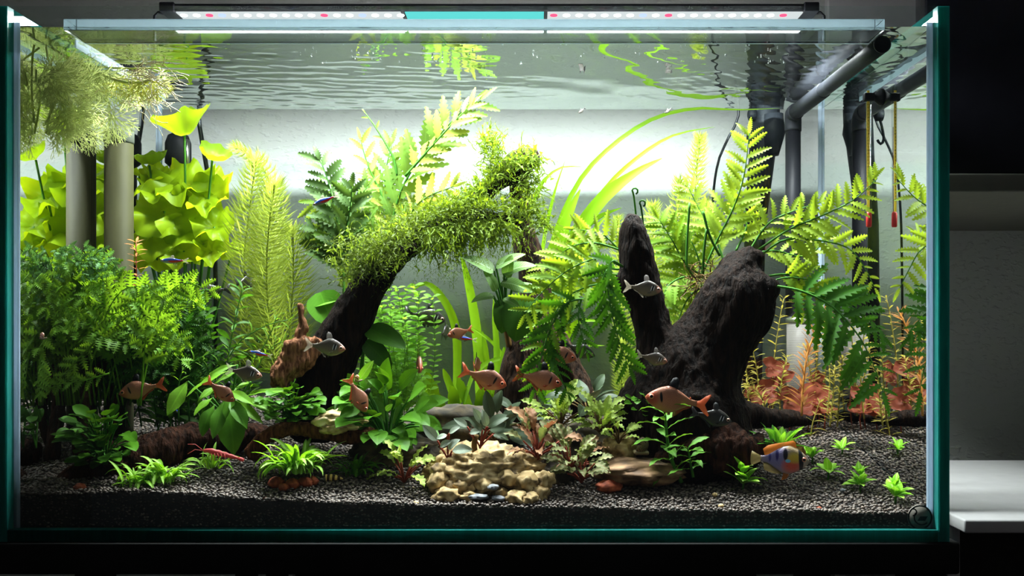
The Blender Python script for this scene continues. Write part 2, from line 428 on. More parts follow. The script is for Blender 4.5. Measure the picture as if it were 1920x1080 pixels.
# solid green light inside the polished edges
for x0, x1 in ((XL-GT+.0012, XL-.0012), (XR+.0012, XR+GT-.0012)):
    part('polished_edge', *box(x0, x1, -GT+.0004, -GT+.004, ZBOT-GT+.0005, ZRIM-.001), M_EDGE, tank, smooth=False)
def seam(x, y, z0, z1, sx, sy, r=.006):
    n = 6; pts = [V((x, y, 0)), V((x+sx*r, y, 0))]+[V((x+sx*r*(1-math.sin(a)), y+sy*r*(1-math.cos(a)), 0)) for a in [PI/2*k/n for k in range(1, n)]]+[V((x, y+sy*r, 0))]
    m = len(pts); v = [V((p.x, p.y, z0)) for p in pts]+[V((p.x, p.y, z1)) for p in pts]
    return v, [(i, (i+1) % m, m+(i+1) % m, m+i) for i in range(m)]
for x, sx in ((XL+.0003, 1), (XR-.0003, -1)):
    part('silicone_seam', *seam(x, .0003, ZBOT, ZRIM-.012, sx, 1, .006), M_SILI, tank)
    part('silicone_seam', *seam(x, YB-.0003, ZBOT, ZRIM-.012, sx, -1, .004), M_SILI, tank)
# glass braces glued inside the rim
ZB0 = H0+.2815
part('brace', *bbox(P(118, 0, 0).x, P(1660, 0, 0).x, .0005, .045, ZB0-.003, ZB0+.008, .0008), M_SOLID, tank, smooth=False)
part('brace', *bbox(XL+.0005, XL+.03, .06, YB-.06, ZB0-.003, ZB0+.008, .0008), M_DRY, tank, smooth=False)
part('brace', *bbox(XR-.03, XR-.0005, .06, YB-.06, ZB0-.003, ZB0+.008, .0008), M_DRY, tank, smooth=False)
M_FROST = leafmat('frosted_brace_edge', srgb(200, 215, 225), srgb(225, 235, 240), trans=.5, var=.15, rough=.2)
for x0, x1, y0, y1 in ((P(118, 0, 0).x, P(1660, 0, 0).x, .0452, .0462), (XL+.0302, XL+.0315, .06, YB-.06), (XR-.0315, XR-.0302, .06, YB-.06)):
    part('brace_edge', *box(x0, x1, y0, y1, ZB0-.003, ZB0+.008), M_FROST, tank, smooth=False)

# water surface with ripples
def water():
    nx, ny = 560, 240
    xs = np.linspace(XL+.0005, XR-.0005, nx); ys = np.linspace(.0005, YB-.0005, ny)
    X, Y = np.meshgrid(xs, ys)
    rng = np.random.RandomState(4); Z = np.zeros_like(X)
    left = np.clip((.05-X)/.25, 0, 1)*np.clip(Y/.12, .15, 1); right = np.clip((X-.08)/.2, 0, 1)
    for k in range(16):
        lam = .012+.02*rng.rand(); th = PI/2+rng.normal()*.22; ph = rng.rand()*6.28
        Z += left*.00006*np.sin(2*PI/lam*(X*math.cos(th)+Y*math.sin(th)+.004*np.sin(X*22+ph))+ph)
    for k in range(16):
        lam = .014+.025*rng.rand(); th = PI*.62+rng.normal()*.4; ph = rng.rand()*6.28
        Z += right*.00005*np.sin(2*PI/lam*(X*math.cos(th)+Y*math.sin(th))+ph)
    for k in range(8):
        lam = .05+.06*rng.rand(); th = PI/2+rng.normal()*.5; ph = rng.rand()*6.28
        Z += .00007*np.sin(2*PI/lam*(X*math.cos(th)+Y*math.sin(th))+ph)
    v = np.stack([X, Y, Z+ZW], -1).reshape(-1, 3)
    i = np.arange(nx*ny).reshape(ny, nx)
    f = np.stack([i[:-1, :-1], i[:-1, 1:], i[1:, 1:], i[1:, :-1]], -1).reshape(-1, 4)
    me = bpy.data.meshes.new('water_surface'); me.from_pydata((v-np.array([0, 0, ZW])).tolist(), [], f.tolist())
    me.materials.append(M_SURF); me.polygons.foreach_set('use_smooth', [True]*len(me.polygons)); me.update()
    o = link('water_surface', me); o.location = (0, 0, ZW)
    o['label'] = 'rippled water surface filling the glass tank'; o['category'] = 'water'; o['kind'] = 'stuff'
water()
# tiny air bubbles under the surface, clinging
M_BUB = plain('bubble', (.9, .95, 1, 1), .05, 0, .02, spec=.9)
rb = random.Random(5); mb = MB()
def ico(sub, r=1):
    bm = bmesh.new(); bmesh.ops.create_icosphere(bm, subdivisions=sub, radius=r); bm.verts.index_update()
    q = ([v.co.copy() for v in bm.verts], [tuple(a.index for a in f.verts) for f in bm.faces]); bm.free(); return q
ICO1, ICO2, ICO3, ICO4, ICO5 = ico(1), ico(2), ico(3), ico(4), ico(5)
for k in range(130):
    px = rb.uniform(560, 1480); d = rb.uniform(.02, .13); r = rb.uniform(.0004, .0011)
    c = V(((px-XV)*pm(d), d, ZW-r*1.1)); mb.add(([c+q*r for q in ICO1[0]], ICO1[1]))
o = single('air_bubbles', *mb.vf(), M_BUB, 'tiny air bubbles clinging under the water surface', 'bubbles', kind='stuff')

# lamp
lamp = thing('aquarium_lamp', 'slim black LED bar lamp above the open tank', 'lamp', (-.05, LAMP_Y, LAMP_Z))
xa, xb = P(305, 0, .165).x, P(1530, 0, .165).x
part('housing', *bbox(xa, xb, .163, .217, LAMP_Z, LAMP_Z+.0075, .0015), M_BLACK, lamp)
part('end_cap', *bbox(xa-.003, xa+.014, .161, .219, LAMP_Z-.002, LAMP_Z+.009, .0015), M_BLACK, lamp)
part('end_cap', *bbox(xb-.014, xb+.003, .161, .219, LAMP_Z-.002, LAMP_Z+.009, .0015), M_BLACK, lamp)
def emit(name, col, s):
    m, n, l = nt(name); out = n.new('ShaderNodeOutputMaterial'); e = n.new('ShaderNodeEmission'); e.inputs[0].default_value = col; e.inputs[1].default_value = s
    l.new(e.outputs[0], out.inputs[0]); return m
M_LED = emit('white_led', (1, .98, 1, 1), 4.0); M_RED = emit('red_led', (1, .05, .12, 1), 3.0); M_BLUE = emit('blue_led', (.25, .3, 1, 1), 3.0)
M_CYAN = emit('cyan_cover', (.16, .86, .84, 1), 1.0)
M_BOARDE = emit('lit_led_board', (.96, .97, 1, 1), .9)
for k, (a, b, s) in enumerate(LAMP_SPANS):
    part('led_board', *box(a, b, .168, .212, LAMP_Z-.0012, LAMP_Z+.0002), M_BOARDE if k != 1 else M_CYAN, lamp, smooth=False)
i = 0; x = xa+.02
dot = [V((.0042*math.cos(2*PI*k/8), .0042*math.sin(2*PI*k/8), 0)) for k in range(8)]
def led_disc(c): return [c+q for q in dot]+[c+q+V((0, 0, .0012)) for q in dot], [tuple(range(7, -1, -1)), tuple(range(8, 16))]+[(k, (k+1) % 8, 8+(k+1) % 8, 8+k) for k in range(8)]
while x < xb-.02:
    if not -.15 < x < .016:
        for y in (.176, .204):
            mm = M_RED if (i*2+(y > .19)) % 9 == 4 else (M_BLUE if (i*2+(y > .19)) % 11 == 6 else M_LED)
            part('led', *led_disc(V((x, y, LAMP_Z-.0024))), mm, lamp, smooth=False)
    x += .0145; i += 1
for px in (290, 1545):
    s = 1 if px < 900 else -1; q = P(px, 0, .19).x
    part('bracket', *tube([V((q+s*.018, .19, LAMP_Z+.004)), V((q+s*.004, .19, LAMP_Z+.006)), V((q, .19, LAMP_Z+.002)), V((q, .19, ZRIM-.01))], [.0018]*4, 8), M_BLACK, lamp)
    part('bracket_foot', *tube([V((q, .19, ZRIM-.01)), V((XL-.004 if s > 0 else XR+.004, .19, ZRIM+.002))], [.0018]*2, 8), M_BLACK, lamp)

# ------------------------------------------------------------------ gravel
GF = [(25, 926), (300, 922), (500, 936), (800, 946), (1300, 956), (1750, 962)]
def G(x, y):
    """gravel height"""
    px = XV+x*F/D
    z0 = H0-(interp(GF, px)-YV)*D/F
    return z0+.065*max(y, 0)/YB+.0025*noise.noise(V((x*14, y*14, 3)))
def ground(px, py):
    """the gravel point seen at a pixel: (world point, depth)"""
    lo, hi = 0.0, YB
    for _ in range(24):
        m = (lo+hi)/2; p = P(px, py, m)
        if p.z < G(p.x, m): hi = m
        else: lo = m
    p = P(px, py, lo); p.z = G(p.x, lo)
    return p, lo
def gravel():
    nx, ny = 110, 46; v = []; f = []
    for j in range(ny):
        for i in range(nx):
            x = XL+.0012+(XR-XL-.0024)*i/(nx-1); y = .0012+(YB-.0024)*j/(ny-1); v.append(V((x, y, G(x, y)-.0022)))
    for j in range(ny-1):
        for i in range(nx-1): k = j*nx+i; f.append((k, k+1, k+nx+1, k+nx))
    top = len(v)
    for i in range(nx): v.append(V((v[i].x, v[i].y, ZBOT+.0005)))
    for i in range(nx-1): f.append((i, top+i, top+i+1, i+1))
    m, n, l = nt('gravel')
    out = n.new('ShaderNodeOutputMaterial'); p = n.new('ShaderNodeBsdfPrincipled'); g = n.new('ShaderNodeNewGeometry'); r = n.new('ShaderNodeValToRGB')
    e = r.color_ramp.elements; e[0].color = srgb(64, 55, 49); e[1].color = srgb(122, 106, 94); e[1].position = 1.0
    x = e.new(.5); x.color = srgb(82, 71, 64)
    x = e.new(.93); x.color = srgb(98, 86, 76)
    l.new(g.outputs['Random Per Island'], r.inputs[0]); l.new(r.outputs[0], p.inputs['Base Color']); p.inputs['Roughness'].default_value = .55
    l.new(p.outputs[0], out.inputs[0])
    t = thing('gravel_bed', 'dark grey gravel bed sloping up towards the back glass', 'gravel', (0, YB/2, ZBOT), kind='stuff')
    part('base_layer', v, f, plain('gravel_base', srgb(40, 37, 35), .9), t, kind='stuff')
    rng = np.random.RandomState(3); pos = []
    st = .0037; y = .002
    while y < YB-.002:
        x = XL+.002
        s = st*(1+.35*y/YB)
        while x < XR-.002:
            xx = x+rng.uniform(-.4, .4)*s; yy = min(max(y+rng.uniform(-.4, .4)*s, .0016), YB-.002)
            pos.append((xx, yy, G(xx, yy)-.0006+rng.uniform(-.0012, .0012))); x += s
        y += s*.95
    x = XL+.002
    while x < XR-.002:                                   # grains pressed against the front pane
        z = ZBOT+.002; zt = G(x, 0)
        while z < zt+.001:
            pos.append((x+rng.uniform(-.001, .001), .0022+rng.uniform(0, .0008), z+rng.uniform(-.001, .001))); z += .0028
        x += .0034
    pos = np.array(pos); pos[:, 0] = np.clip(pos[:, 0], XL+.0026, XR-.0026); N = len(pos)
    base = np.array(ICO1[0]); faces = np.array(ICO1[1]); nv = len(base)
    sc3 = np.stack([rng.uniform(.0017, .0027, N), rng.uniform(.0014, .0022, N), rng.uniform(.0010, .0016, N)], 1)
    ang = rng.uniform(0, 2*PI, N); tilt = rng.normal(0, .35, N)
    q = base[None]*(1+rng.uniform(-.22, .22, (N, nv, 1)))*sc3[:, None, :]
    ct, sn = np.cos(tilt)[:, None], np.sin(tilt)[:, None]
    qx, qz = q[..., 0]*ct-q[..., 2]*sn, q[..., 0]*sn+q[..., 2]*ct
    ca, sa = np.cos(ang)[:, None], np.sin(ang)[:, None]
    qq = np.stack([qx*ca-q[..., 1]*sa, qx*sa+q[..., 1]*ca, qz], -1)+pos[:, None, :]
    qq[..., 1] = np.maximum(qq[..., 1], .0004)
    off = np.array(root_loc(t))
    vv = (qq-off).reshape(-1, 3).astype(np.float32); ff = (faces[None]+(np.arange(N)*nv)[:, None, None]).reshape(-1, 3).astype(np.int32)
    me = bpy.data.meshes.new('grains'); me.vertices.add(len(vv)); me.vertices.foreach_set('co', vv.ravel())
    me.loops.add(ff.size); me.loops.foreach_set('vertex_index', ff.ravel())
    me.polygons.add(len(ff)); me.polygons.foreach_set('loop_start', np.arange(0, ff.size, 3, dtype=np.int32)); me.polygons.foreach_set('loop_total', np.full(len(ff), 3, np.int32))
    me.materials.append(m); me.update(calc_edges=True)
    o = link('grains', me, t); o['kind'] = 'stuff'
gravel()

# ------------------------------------------------------------------ driftwood and stones
def wood_mat(name, dark, light, rough=.8, scale=1.0):
    if name in MATS: return MATS[name]
    m, n, l = nt(name)
    out = n.new('ShaderNodeOutputMaterial'); p = n.new('ShaderNodeBsdfPrincipled'); tc = n.new('ShaderNodeTexCoord')
    mp = n.new('ShaderNodeMapping'); mp.inputs['Scale'].default_value = (1, 1, .22); l.new(tc.outputs['Object'], mp.inputs[0])
    nz = n.new('ShaderNodeTexNoise'); nz.inputs['Scale'].default_value = 240*scale; nz.inputs['Detail'].default_value = 8; l.new(mp.outputs[0], nz.inputs['Vector'])
    r = n.new('ShaderNodeValToRGB'); r.color_ramp.elements[0].position = .35; r.color_ramp.elements[0].color = dark; r.color_ramp.elements[1].position = .72; r.color_ramp.elements[1].color = light
    l.new(nz.outputs['Fac'], r.inputs[0]); l.new(r.outputs[0], p.inputs['Base Color']); p.inputs['Roughness'].default_value = rough; p.inputs['Specular IOR Level'].default_value = .06
    b = n.new('ShaderNodeBump'); b.inputs['Strength'].default_value = 1.0; b.inputs['Distance'].default_value = .005; l.new(nz.outputs['Fac'], b.inputs['Height']); l.new(b.outputs[0], p.inputs['Normal'])
    l.new(p.outputs[0], out.inputs[0]); MATS[name] = m
    return m
W_DARK = wood_mat('dark_bogwood', srgb(7, 5, 4), srgb(30, 18, 11))
W_RED = wood_mat('red_brown_bogwood', srgb(20, 12, 8), srgb(62, 35, 22))
W_MID = wood_mat('mid_brown_wood', srgb(46, 26, 16), srgb(112, 68, 42), scale=1.2)
W_GREY = wood_mat('grey_brown_wood', srgb(14, 10, 8), srgb(62, 44, 32), scale=1.2)
def wood(name, label, limbs, mat, vox=.0035, amp=.0035, freq=40, group=None, cat='driftwood', ridge=1.0, flat=1.0):
    """limbs: lists of (px,py,d,r_px), fused into one continuous surface with ridged grain"""
    mbb = MB()
    for L in limbs:
        a = [tuple(P(x, y, d))+(r*pm(d),) for x, y, d, r in L]; c = catmull(a, max(10, 5*len(L)))
        # blunt rounded ends
        pts = [V(q[:3]) for q in c]; rad = [max(q[3], .0012) for q in c]
        pts = [pts[0]-(pts[1]-pts[0]).normalized()*rad[0]*.5]+pts+[pts[-1]+(pts[-1]-pts[-2]).normalized()*rad[-1]*.4]
        rad = [rad[0]*.45]+rad+[rad[-1]*.5]
        mbb.add(tube(pts, rad, 14))
    me = raw_mesh(name, mbb.v, mbb.f, mat)
    tmp = bpy.data.objects.new('tmp', me); C.objects.link(tmp)
    md = tmp.modifiers.new('r', 'REMESH'); md.mode = 'VOXEL'; md.voxel_size = vox
    sm = tmp.modifiers.new('s', 'SMOOTH'); sm.iterations = 3
    dg = bpy.context.evaluated_depsgraph_get(); me2 = bpy.data.meshes.new_from_object(tmp.evaluated_get(dg)); bpy.data.objects.remove(tmp)
    me2.name = name
    n = len(me2.vertices); co = np.empty(n*3); me2.vertices.foreach_get('co', co); no = np.empty(n*3); me2.vertices.foreach_get('normal', no)
    co = co.reshape(-1, 3); no = no.reshape(-1, 3)
    for i in range(n):
        p = V(co[i]); a = fbm(V((p.x, p.y, p.z*.45)), freq, 3); b = noise.noise(V((p.x*200, p.y*200, p.z*40)))
        co[i] += no[i]*(amp*a+amp*.45*ridge*(1-abs(b)*2.2))
    zmin = co[:, 2].min(); c = co.mean(0); c[2] = zmin
    me2.vertices.foreach_set('co', (co-c).ravel()); me2.polygons.foreach_set('use_smooth', [True]*len(me2.polygons)); me2.update()
    o = link(name, me2); o.location = c; o['label'] = label; o['category'] = cat
    if group: o['group'] = group
    return o
wood('driftwood', 'thick leaning dark driftwood branch draped with moss', [
    [(588, 800, .14, 56), (592, 737, .14, 50), (614, 688, .14, 47), (640, 631, .14, 44), (668, 578, .14, 38), (702, 525, .145, 30), (730, 490, .15, 26), (765, 460, .16, 22), (805, 435, .17, 23), (850, 418, .18, 17), (900, 412, .19, 15), (950, 413, .20, 12), (980, 408, .21, 9)],
    [(800, 432, .17, 12), (850, 402, .18, 12), (880, 378, .19, 13), (915, 355, .2, 16), (950, 325, .21, 18), (978, 305, .215, 22), (1003, 293, .215, 15)],
    [(740, 505, .145, 8), (762, 475, .14, 9), (776, 462, .14, 12)]], W_DARK)
wood('driftwood', 'upright dark driftwood post under the mossy branch tips', [
    [(978, 300, .225, 16), (972, 350, .225, 18), (978, 400, .225, 17), (986, 450, .225, 21), (1000, 500, .225, 28), (1004, 545, .225, 30), (998, 600, .215, 38), (985, 660, .205, 38), (972, 720, .2, 40), (965, 800, .2, 46)],
    [(1005, 590, .22, 22), (1040, 640, .215, 24), (1070, 690, .21, 24), (1092, 740, .2, 24), (1100, 800, .2, 26)]], W_GREY)
wood('driftwood_stump', 'big forked dark driftwood stump with two broken prongs', [
    [(1300, 880, .13, 118), (1283, 790, .135, 118), (1283, 755, .14, 116), (1297, 700, .14, 98), (1335, 640, .14, 74), (1372, 580, .14, 74), (1385, 540, .14, 66), (1390, 508, .14, 46), (1396, 492, .14, 34)],
    [(1180, 404, .135, 9), (1186, 436, .135, 23), (1196, 500, .135, 33), (1206, 550, .135, 33), (1218, 600, .135, 34), (1230, 650, .135, 38), (1240, 720, .14, 62)],
    [(1158, 518, .13, 8), (1180, 532, .13, 22)], [(1170, 420, .135, 6), (1180, 440, .135, 14)], [(1395, 560, .13, 46), (1448, 536, .12, 20)], [(1400, 500, .14, 28), (1426, 474, .135, 11)], [(1385, 500, .14, 24), (1372, 478, .14, 12)], [(1400, 490, .14, 20), (1402, 466, .14, 10)],
    [(1320, 830, .10, 60), (1385, 850, .09, 38), (1425, 830, .09, 18)],
    [(1350, 770, .16, 40), (1420, 782, .2, 20), (1480, 785, .24, 14), (1530, 790, .26, 8)],
    [(1220, 730, .13, 50), (1180, 760, .12, 30), (1168, 800, .12, 34)]], W_DARK, vox=.004, amp=.0045, freq=30, cat='driftwood')
wood('root_piece', 'pale brown root knob with one upright stub', [
    [(518, 724, .10, 12), (530, 702, .105, 22), (548, 684, .11, 25), (572, 664, .112, 20), (596, 642, .12, 10)], [(540, 672, .10, 14), (556, 650, .105, 15), (575, 648, .11, 10)],
    [(563, 572, .11, 5), (568, 605, .11, 8), (562, 635, .11, 8), (572, 668, .11, 14)]], wood_mat('pale_root', srgb(70, 40, 26), srgb(176, 122, 90), scale=1.0), vox=.002, amp=.0045, freq=110, cat='root')
wood('root_piece', 'curved reddish brown root lying below the pale yellow stone', [
    [(470, 852, .075, 16), (510, 815, .075, 14), (560, 803, .075, 13), (610, 812, .08, 14), (650, 820, .085, 13), (700, 812, .09, 12)]], W_MID, vox=.002, amp=.002, freq=90, cat='root')
wood('cave_log', 'low dark driftwood log behind the left grass tufts', [
    [(118, 905, .05, 16), (150, 892, .055, 24), (215, 885, .065, 36), (290, 850, .08, 38), (350, 830, .1, 34), (430, 822, .12, 26), (500, 815, .13, 20)],
    [(230, 870, .08, 30), (180, 850, .1, 30)]], W_RED, vox=.003, amp=.004, freq=60)
wood('driftwood', 'thin dark driftwood legs in the shade of the left ferns', [
    [(150, 900, .10, 14), (152, 800, .11, 12), (164, 740, .12, 13), (190, 690, .13, 15), (235, 660, .14, 14)],
    [(190, 880, .13, 9), (212, 770, .13, 9), (228, 690, .14, 12)]], W_RED, vox=.003, amp=.003, freq=70)
wood('root_piece', 'low dark root lying along the back right corner', [
    [(1470, 784, .28, 11), (1505, 784, .30, 9), (1540, 782, .325, 8)]], W_DARK, vox=.003, amp=.003, freq=70, cat='root')

wood('root_piece', 'reddish brown root spreading over gravel at the stump foot', [[(1235, 868, .075, 22), (1300, 845, .08, 38), (1360, 838, .08, 42), (1405, 842, .078, 30), (1428, 818, .085, 12)], [(1340, 870, .07, 22), (1395, 872, .068, 18)]], W_RED, vox=.003, amp=.004, freq=60, cat='root')
def stone_mat(name, c0, c1, c2, scale=90):
    if name in MATS: return MATS[name]
    m, n, l = nt(name)
    out = n.new('ShaderNodeOutputMaterial'); p = n.new('ShaderNodeBsdfPrincipled'); tc = n.new('ShaderNodeTexCoord')
    nz = n.new('ShaderNodeTexNoise'); nz.inputs['Scale'].default_value = scale; nz.inputs['Detail'].default_value = 8; nz.inputs['Distortion'].default_value = .6; l.new(tc.outputs['Object'], nz.inputs['Vector'])
    r = n.new('ShaderNodeValToRGB'); r.color_ramp.elements[0].position = .32; r.color_ramp.elements[0].color = c0; r.color_ramp.elements[1].position = .7; r.color_ramp.elements[1].color = c2
    x = r.color_ramp.elements.new(.5); x.color = c1
    l.new(nz.outputs['Fac'], r.inputs[0]); l.new(r.outputs[0], p.inputs['Base Color']); p.inputs['Roughness'].default_value = .8
    b = n.new('ShaderNodeBump'); b.inputs['Strength'].default_value = .7; b.inputs['Distance'].default_value = .002; l.new(nz.outputs['Fac'], b.inputs['Height']); l.new(b.outputs[0], p.inputs['Normal'])
    l.new(p.outputs[0], out.inputs[0]); MATS[name] = m
    return m
S_YEL = stone_mat('yellow_stone', srgb(92, 72, 42), srgb(170, 142, 92), srgb(214, 190, 142))
S_PALE = stone_mat('pale_stone', srgb(110, 86, 52), srgb(206, 176, 122), srgb(238, 220, 180))
S_BRN = stone_mat('brown_slate', srgb(60, 42, 28), srgb(112, 82, 54), srgb(150, 116, 80), 60)
S_DRK = stone_mat('dark_stone', srgb(34, 30, 24), srgb(66, 56, 42), srgb(104, 90, 66), 70)
S_GRY = stone_mat('grey_stone', srgb(60, 62, 66), srgb(104, 108, 114), srgb(150, 152, 158), 90)
S_TER = stone_mat('terracotta', srgb(96, 38, 18), srgb(150, 66, 32), srgb(186, 96, 54), 120)
def rock(name, label, c, r, mat, seed, amp=.28, freq=2.2, strata=.0, rot=0, cat='stone', group=None, sub=4, craggy=0):
    c = V(c); v0, f0 = {2: ICO2, 3: ICO3, 4: ICO4, 5: ICO5}[sub]; out = []; ro = Euler((0, .0, rot)).to_matrix(); s = V((seed*3.7, seed*1.3, seed*2.1))
    for q in v0:
        a = noise.fractal(q*freq+s, 1.0, 2.1, 4); k = 1+amp*a
        if craggy:
            vd = noise.voronoi(V((q.x*1.3, q.y, q.z*.9))*craggy+s)[0]; k += .55*(min(vd[1]-vd[0], .22)-.14)+.10*noise.fractal(q*9+s, 1, 2, 3)
        p = q*k
        # flatten facets
        p = V((p.x*r[0], p.y*r[1], p.z*r[2]))
        if strata: p += V((q.x, q.y, 0))*strata*math.sin(p.z/r[2]*11+a*3)
        out.append(c+ro@p)
    return single(name, out, f0, mat, label, cat, group)
def rock_px(px, py, d, rx, ry, rd, *a, **k):
    """centre pixel, radii in pixels"""
    name, label, mat, seed = a
    return rock(name, label, P(px, py, d), (rx*pm(d), rd*pm(d), ry*pm(d)), mat, seed, **k)
rock_px(908, 886, .062, 112, 52, 70, 'yellow_rock', 'large craggy yellow rock in the middle foreground', S_YEL, 3, craggy=2.6, amp=.2, sub=5)
R = random.Random(8)
g = 'small yellow stones around the big yellow rock'
for i, (px, py, rx, ry) in enumerate([(822, 905, 22, 17), (850, 915, 18, 14), (872, 908, 24, 16), (905, 906, 20, 15), (838, 928, 24, 13), (880, 930, 18, 10), (912, 914, 18, 14), (952, 898, 22, 16), (985, 905, 28, 20), (968, 932, 22, 12), (1012, 922, 22, 16), (940, 926, 14, 12), (995, 935, 18, 10), (1022, 900, 20, 18), (820, 882, 16, 14)]):
    p, d = ground(px, py+ry*.8); d = min(d, .02)+.004*(935-py)/20
    rock_px(px, py, d+.004, rx, ry, rx*.9, 'yellow_stone', 'fist-shaped small yellow stone packed at the foot of the big yellow rock', S_YEL, 20+i, amp=.5, freq=1.6, sub=3, group=g, rot=R.uniform(0, 3))
for i, (px, py, rx, ry) in enumerate([(896, 931, 20, 5), (925, 913, 13, 5), (935, 934, 15, 5)]):
    rock_px(px, py, .014, rx, ry, rx*.8, 'slate_chip', 'thin blue grey slate chip between the yellow stones', S_GRY, 50+i, amp=.22, sub=3, group='grey slate chips', rot=i)
rock_px(640, 788, .085, 50, 20, 36, 'pale_stone', 'pale yellow layered stone beside the leafy green bush', S_PALE, 11, amp=.25, strata=.0016, rot=.2)
rock_px(625, 803, .075, 28, 12, 22, 'pale_stone', 'small dark-sided stone wedged under the pale layered stone', S_YEL, 14, amp=.3)
rock_px(1205, 884, .075, 92, 25, 70, 'slate', 'flat brown slate slab in front of the driftwood stump', S_BRN, 6, amp=.22, freq=1.7, strata=.003, rot=.12)
rock_px(1142, 912, .05, 26, 13, 22, 'slate', 'small rusty slate piece at the tip of the brown slab', S_TER, 9, amp=.25, sub=3)
rock_px(1165, 840, .10, 34, 26, 30, 'yellow_stone', 'yellow stone half hidden behind the striped round snail', S_YEL, 31, amp=.25)
rock_px(860, 805, .17, 110, 46, 50, 'dark_rock', 'dark layered rock behind the crinkled leaf plants', S_DRK, 17, amp=.25, strata=.004)
rock_px(740, 850, .13, 80, 42, 46, 'dark_rock', 'dark stone in the shade of the leafy green bush', S_DRK, 19, amp=.25, strata=.003)
rock_px(1090, 830, .14, 90, 44, 50, 'dark_rock', 'dark stone carrying the bright crinkled leaf plants', S_DRK, 23, amp=.22)
rock_px(1030, 885, .08, 50, 44, 36, 'dark_rock', 'dark stone carrying the bronze crinkled leaf plants', S_DRK, 29, amp=.25)

# ------------------------------------------------------------------ plants
L_LILY = leafmat('lily_leaf', srgb(132, 162, 24), srgb(190, 210, 18), trans=.66, var=.18, rough=.35)
L_REDLILY = leafmat('red_lily_leaf', srgb(116, 58, 42), srgb(140, 66, 46), trans=.45, var=.25)
L_FERN = leafmat('fern_leaf', srgb(96, 132, 34), srgb(135, 160, 26), trans=.5, vein=.5, var=.25)
L_FERNY = leafmat('young_fern_leaf', srgb(124, 148, 46), srgb(148, 170, 38), trans=.55, vein=.4, var=.22)
L_FERND = leafmat('dark_fern_leaf', srgb(46, 92, 18), srgb(66, 112, 12), trans=.4, vein=.4, var=.25)
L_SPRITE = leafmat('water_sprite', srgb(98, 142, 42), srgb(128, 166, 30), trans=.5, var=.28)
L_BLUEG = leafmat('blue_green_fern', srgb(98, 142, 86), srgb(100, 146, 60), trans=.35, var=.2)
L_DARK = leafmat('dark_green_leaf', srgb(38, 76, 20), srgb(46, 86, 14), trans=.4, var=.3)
L_PINN = leafmat('lobed_leaf', srgb(84, 118, 44), srgb(140, 162, 46), trans=.5, vein=.4, var=.25)
L_PINNY = leafmat('young_lobed_leaf', srgb(135, 152, 60), srgb(165, 176, 60), trans=.55, vein=.4, var=.2)
L_PINND = leafmat('dark_lobed_leaf', srgb(62, 88, 40), srgb(78, 104, 34), trans=.35, vein=.3, var=.2)
L_PLUME = leafmat('feather_needle', srgb(130, 148, 50), srgb(152, 166, 60), trans=.5, var=.15)
L_PALEF = leafmat('pale_feather', srgb(170, 182, 118), srgb(200, 208, 130), trans=.5, var=.25)
L_MOSS = leafmat('moss_strand', srgb(98, 122, 26), srgb(120, 142, 24), trans=.4, var=.2)
L_MOSSD = leafmat('dull_moss_strand', srgb(84, 100, 30), srgb(110, 130, 34), trans=.4, var=.2)
L_ANUB = leafmat('anubias_leaf', srgb(68, 116, 24), srgb(88, 132, 14), trans=.25, vein=.3, var=.25, rough=.45)
L_ANUBD = leafmat('dark_anubias_leaf', srgb(44, 80, 18), srgb(50, 88, 10), trans=.2, vein=.3, var=.25, rough=.45)
L_ANUBP = leafmat('pale_anubias_leaf', srgb(104, 136, 78), srgb(104, 140, 40), trans=.3, vein=.6, vcol=srgb(190, 215, 170), var=.18, rough=.45)
L_ECH = leafmat('sword_leaf', srgb(98, 146, 34), srgb(130, 164, 22), trans=.4, vein=.5, var=.3)
L_STRAP = leafmat('strap_leaf', srgb(100, 142, 20), srgb(118, 156, 10), trans=.55, var=.2)
L_GRASS = leafmat('tuft_leaf', srgb(116, 168, 36), srgb(130, 180, 26), trans=.35, vein=.6, vcol=srgb(190, 225, 130), var=.2, veinw=.03)
L_GRASSD = leafmat('dark_tuft_leaf', srgb(66, 118, 26), srgb(80, 132, 20), trans=.35, vein=.3, var=.2, veinw=.03)
L_BUCE = leafmat('blue_grey_leaf', srgb(160, 172, 154), srgb(110, 124, 76), trans=.15, vein=.6, vcol=srgb(86, 104, 92), var=.18, rough=.45)
L_BUCED = leafmat('dark_olive_leaf', srgb(62, 76, 56), srgb(80, 80, 50), trans=.2, vein=.5, var=.2, rough=.45)
L_CRYPT = leafmat('crinkled_leaf', srgb(166, 186, 96), srgb(160, 182, 54), trans=.3, vein=.5, vcol=srgb(90, 130, 60), var=.2)
L_BRONZE = leafmat('bronze_leaf', srgb(138, 104, 74), srgb(140, 84, 52), trans=.2, vein=.5, vcol=srgb(120, 60, 44), var=.25)
L_OLIVE = leafmat('olive_crinkled_leaf', srgb(116, 124, 80), srgb(112, 124, 54), trans=.2, vein=.5, vcol=srgb(150, 90, 70), var=.2)
L_ROTR = leafmat('red_stem_leaf', srgb(176, 120, 84), srgb(205, 130, 80), trans=.45, var=.2)
L_ROT = leafmat('olive_stem_leaf', srgb(134, 124, 58), srgb(150, 138, 54), trans=.45, var=.25)
L_PEARL = leafmat('pearl_leaf', srgb(110, 160, 50), srgb(150, 195, 50), trans=.5, var=.25)
L_LIME = leafmat('lime_leaf', srgb(140, 200, 56), srgb(150, 210, 44), trans=.3, vein=.7, vcol=srgb(205, 235, 140), var=.15, veinw=.03)
L_STEM = leafmat('green_stem', srgb(60, 110, 36), srgb(80, 130, 30), trans=.2, var=.1)
L_STEMR = leafmat('red_stem', srgb(132, 62, 44), srgb(150, 70, 50), trans=.2, var=.1)
L_ROOT = leafmat('pale_root_hair', srgb(206, 196, 160), srgb(200, 190, 140), trans=.3, var=.1)
